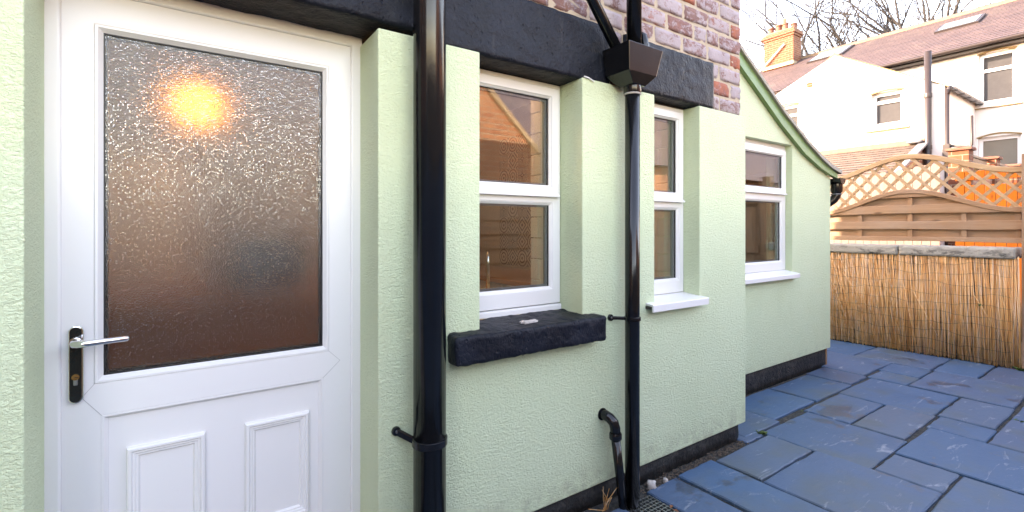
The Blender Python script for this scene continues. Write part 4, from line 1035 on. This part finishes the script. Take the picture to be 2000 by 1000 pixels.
for i in range(4): obj('cupboard_door', MB().box(1.985, 2.0, .96 + i * .48, 1.42 + i * .48, .2, .85), M['cupboard'], ek, bevel=.003)
obj('cupboard_body', MB().box(2.0, 2.55, .93, 2.9, .10, .864), M['cupboard'], ek)
tp = thing('kitchen_tap', 'tall chrome swan neck tap standing behind the sink window', 'tap', (1.11, .36, .905))
tb = at_y(953, 560, .36)
obj('spout', MB().tube([(tb.x, .36, .90), (tb.x, .36, 1.10)] + [(tb.x + .02 - .02 * math.cos(t), .36 + .035 - .035 * math.cos(t), 1.12 + .045 * math.sin(t)) for t in [math.pi * k_ / 8 for k_ in range(9)]] + [(tb.x + .04, .43, 1.06)], .0095, 14), M['chrome'], tp, smooth=True)
obj('base', MB().lathe((tb.x, .36, .905), [(.026, 0), (.024, .012), (.016, .018), (.015, .05)], 18), M['chrome'], tp, auto=40)
obj('side_lever', MB().tube([(tb.x + .085, .36, .905), (tb.x + .085, .36, .955)], .006, 10), M['chrome'], tp, smooth=True)
obj('side_base', MB().lathe((tb.x + .085, .36, .905), [(.018, 0), (.016, .01)], 14), M['chrome'], tp)
cb = thing('pale_cupboard', 'pale blurred cupboard behind the left of the frosted door glass', 'cupboard', (-.3, 1.5, .1))
obj('body', MB().box(-.62, .02, 1.25, 1.75, 1.02, 1.62), M['cupboard'], cb, bevel=.01); obj('door_edge', MB().box(-.30, -.295, 1.244, 1.249, 1.04, 1.60), M['lead'], cb)
obj('bracket', MB().box(-.62, .0, 1.70, 1.75, .10, 1.019), M['kitchen'], cb)
ov = thing('black_appliance', 'dark blurred appliance behind the right of the frosted door glass', 'appliance', (.35, 1.1, .92))
obj('body', MB().box(.16, .52, .95, 1.25, .975, 1.24), M['black_gloss'], ov, bevel=.01); obj('front', MB().box(.18, .44, .940, .949, .99, 1.22), M['gasket'], ov)
hc = thing('wooden_counter', 'brown wooden counter blurred low behind the frosted door glass', 'counter', (.2, 1.2, .1))
obj('top', MB().box(-.35, .93, .88, 1.30, .93, .974), M['counter'], hc); obj('front', MB().box(-.33, .93, .90, 1.28, .10, .929), M['counter'], hc)
lampl = at_y(385, 205, .95)
lp = thing('hall_lamp', 'glowing amber lamp blurred behind the frosted door glass', 'lamp', tuple(lampl))
obj('shade', MB().lathe((lampl.x, lampl.y, lampl.z - .07), [(.02, .02), (.04, .03), (.055, .07), (.04, .11), (.02, .12)], 20), M['amber'], lp, smooth=True)
obj('cord', MB().tube([(lampl.x, lampl.y, lampl.z + .07), (lampl.x, lampl.y, 2.40)], .004, 8), M['gasket'], lp)
kp = thing('kitchen_fill_lamp', 'unseen fill lamp added to brighten the kitchen behind the windows', 'lamp', (.95, .75, 2.34))  # added fill lamp, hidden from the camera, to brighten the dim kitchen
obj('fill_lamp_rose', MB().lathe((.95, .75, 2.37), [(.10, 0), (.08, .03)], 20), M['upvc'], kp)
ld = bpy.data.lights.new('kitchen_fill_light', 'POINT'); ld.energy = 1.7; ld.color = (1.0, .62, .33); ld.shadow_soft_size = .06  # warm interior fill from the added lamp
lo = bpy.data.objects.new('kitchen_fill_light', ld); col.objects.link(lo); lo.location = (0, 0, -.06); lo.parent = kp

# ------------------------------------------------------------------ grit, weeds, odd bits along the wall foot
rn = random.Random(5); gr = MB()
def chip(mb, c, r):
    vs = [Vector((rn.gauss(0, 1), rn.gauss(0, 1), rn.gauss(0, .7))).normalized() * r * rn.uniform(.7, 1.2) for _ in range(6)]
    base = [Vector((1,0,0)), Vector((0,1,0)), Vector((-1,0,0)), Vector((0,-1,0)), Vector((0,0,.8)), Vector((0,0,-.8))]
    vs = [Vector(c) + b * r * rn.uniform(.7, 1.3) for b in base]
    mb.add(vs, [(0,1,4),(1,2,4),(2,3,4),(3,0,4),(1,0,5),(2,1,5),(3,2,5),(0,3,5)])
for i in range(900):
    x = rn.uniform(1.72, 2.80); chip(gr, (x, rn.gauss(-.012, .018), -.012 + abs(rn.gauss(0, .006))), rn.uniform(.002, .006))
for i in range(300):
    x = rn.uniform(2.85, 4.9); chip(gr, (x, rn.gauss(.405, .008), -.008), rn.uniform(.002, .004))
tag(obj('gravel', gr, M['pebble'], fix=False, kind='stuff'), 'brown grit along the foot of the wall', 'gravel')
rb = tag(obj('rubble_lump', MB().rough(1.892, 1.926, -.048, -.012, -.016, .03, .01, .012, .012, 40, 3), M['chalk'], smooth=True), 'larger pale plaster lump by the black plinth beside the drain', 'rubble')
rb2 = tag(obj('rubble_lump', MB().rough(2.005, 2.028, -.045, -.018, -.016, .012, .008, .008, .008, 50, 7), M['chalk'], smooth=True), 'smaller pale plaster lump by the black plinth', 'rubble')
def weed(pts, n, h, label):
    mb = MB()
    for i in range(n):
        px, py = rn.choice(pts); px += rn.gauss(0, .012); py += rn.gauss(0, .008); a_ = rn.uniform(0, 6.28); L_ = h * rn.uniform(.5, 1.2); w_ = L_ * .25
        d_ = Vector((math.cos(a_), math.sin(a_), 0)); s_ = Vector((-d_.y, d_.x, 0)); b_ = Vector((px, py, -.01))
        mb.add([b_, b_ + d_ * L_ * .4 + s_ * w_ + Vector((0, 0, L_ * .55)), b_ + d_ * L_ * .8 + Vector((0, 0, L_ * .7)), b_ + d_ * L_ * .4 - s_ * w_ + Vector((0, 0, L_ * .55))], [(0,1,2,3)])
    return tag(obj('weeds', mb, M['weed'], fix=False, kind='stuff'), label, 'weeds')
weed([(2.975, -.01), (2.98, -.02)], 34, .026, 'small green weed tuft in the joint near the house corner')
weed([(2.985, -.02 - .05 * k_) for k_ in range(6)], 50, .012, 'low moss and weeds along the joint beyond the corner')
weed([(4.58, -.86), (4.575, -.90), (4.58, -.95), (4.58, -1.0)], 60, .022, 'grass blades in the joint at the edge of the paving')
weed([(6.22, -.64), (6.2, -.66)], 40, .05, 'green weeds at the foot of the timber post')
weed([(3.58, -.0), (3.59, .02)], 14, .012, 'tiny weed in the slab joint by the extension')
weed([(6.14, -.40)], 8, .03, 'single green leaf sprig on the reed screen').location = (-.005, 0, .56)
stalk = MB()
for i in range(9):
    a_ = rn.uniform(0, 6.28); p_ = Vector((1.60 + rn.gauss(0, .02), -.02, -.02)); q_ = p_ + Vector((rn.gauss(0, .05), rn.uniform(-.05, .0), rn.uniform(.05, .16)))
    stalk.tube([p_, (p_ + q_) / 2 + Vector((rn.gauss(0, .012), 0, 0)), q_], .0012, 4)
tag(obj('dry_stalks', stalk, M['reed'], kind='stuff'), 'thin dry weed stalks by the drain pipes', 'weeds')
for (x, y, r_, lb) in ((1.845, -.195, .4, 'curled brown dead leaf on the edge of the drain grate'), (1.835, -.228, 1.8, 'brown dead leaf nearest the bottom edge by the drain grate')):
    me = MB().add([(-.016, 0, 0), (0, -.009, .006), (.018, 0, .003), (0, .009, .006), (0, 0, .001)], [(0,1,4),(1,2,4),(2,3,4),(3,0,4)])
    o = tag(obj('dead_leaf', me, M['winter'], fix=False), lb, 'leaf'); o.location = (x, y, .0); o.rotation_euler = (0, .1, r_)

for e in EMPTIES:
    if '_loc' in e: del e['_loc']
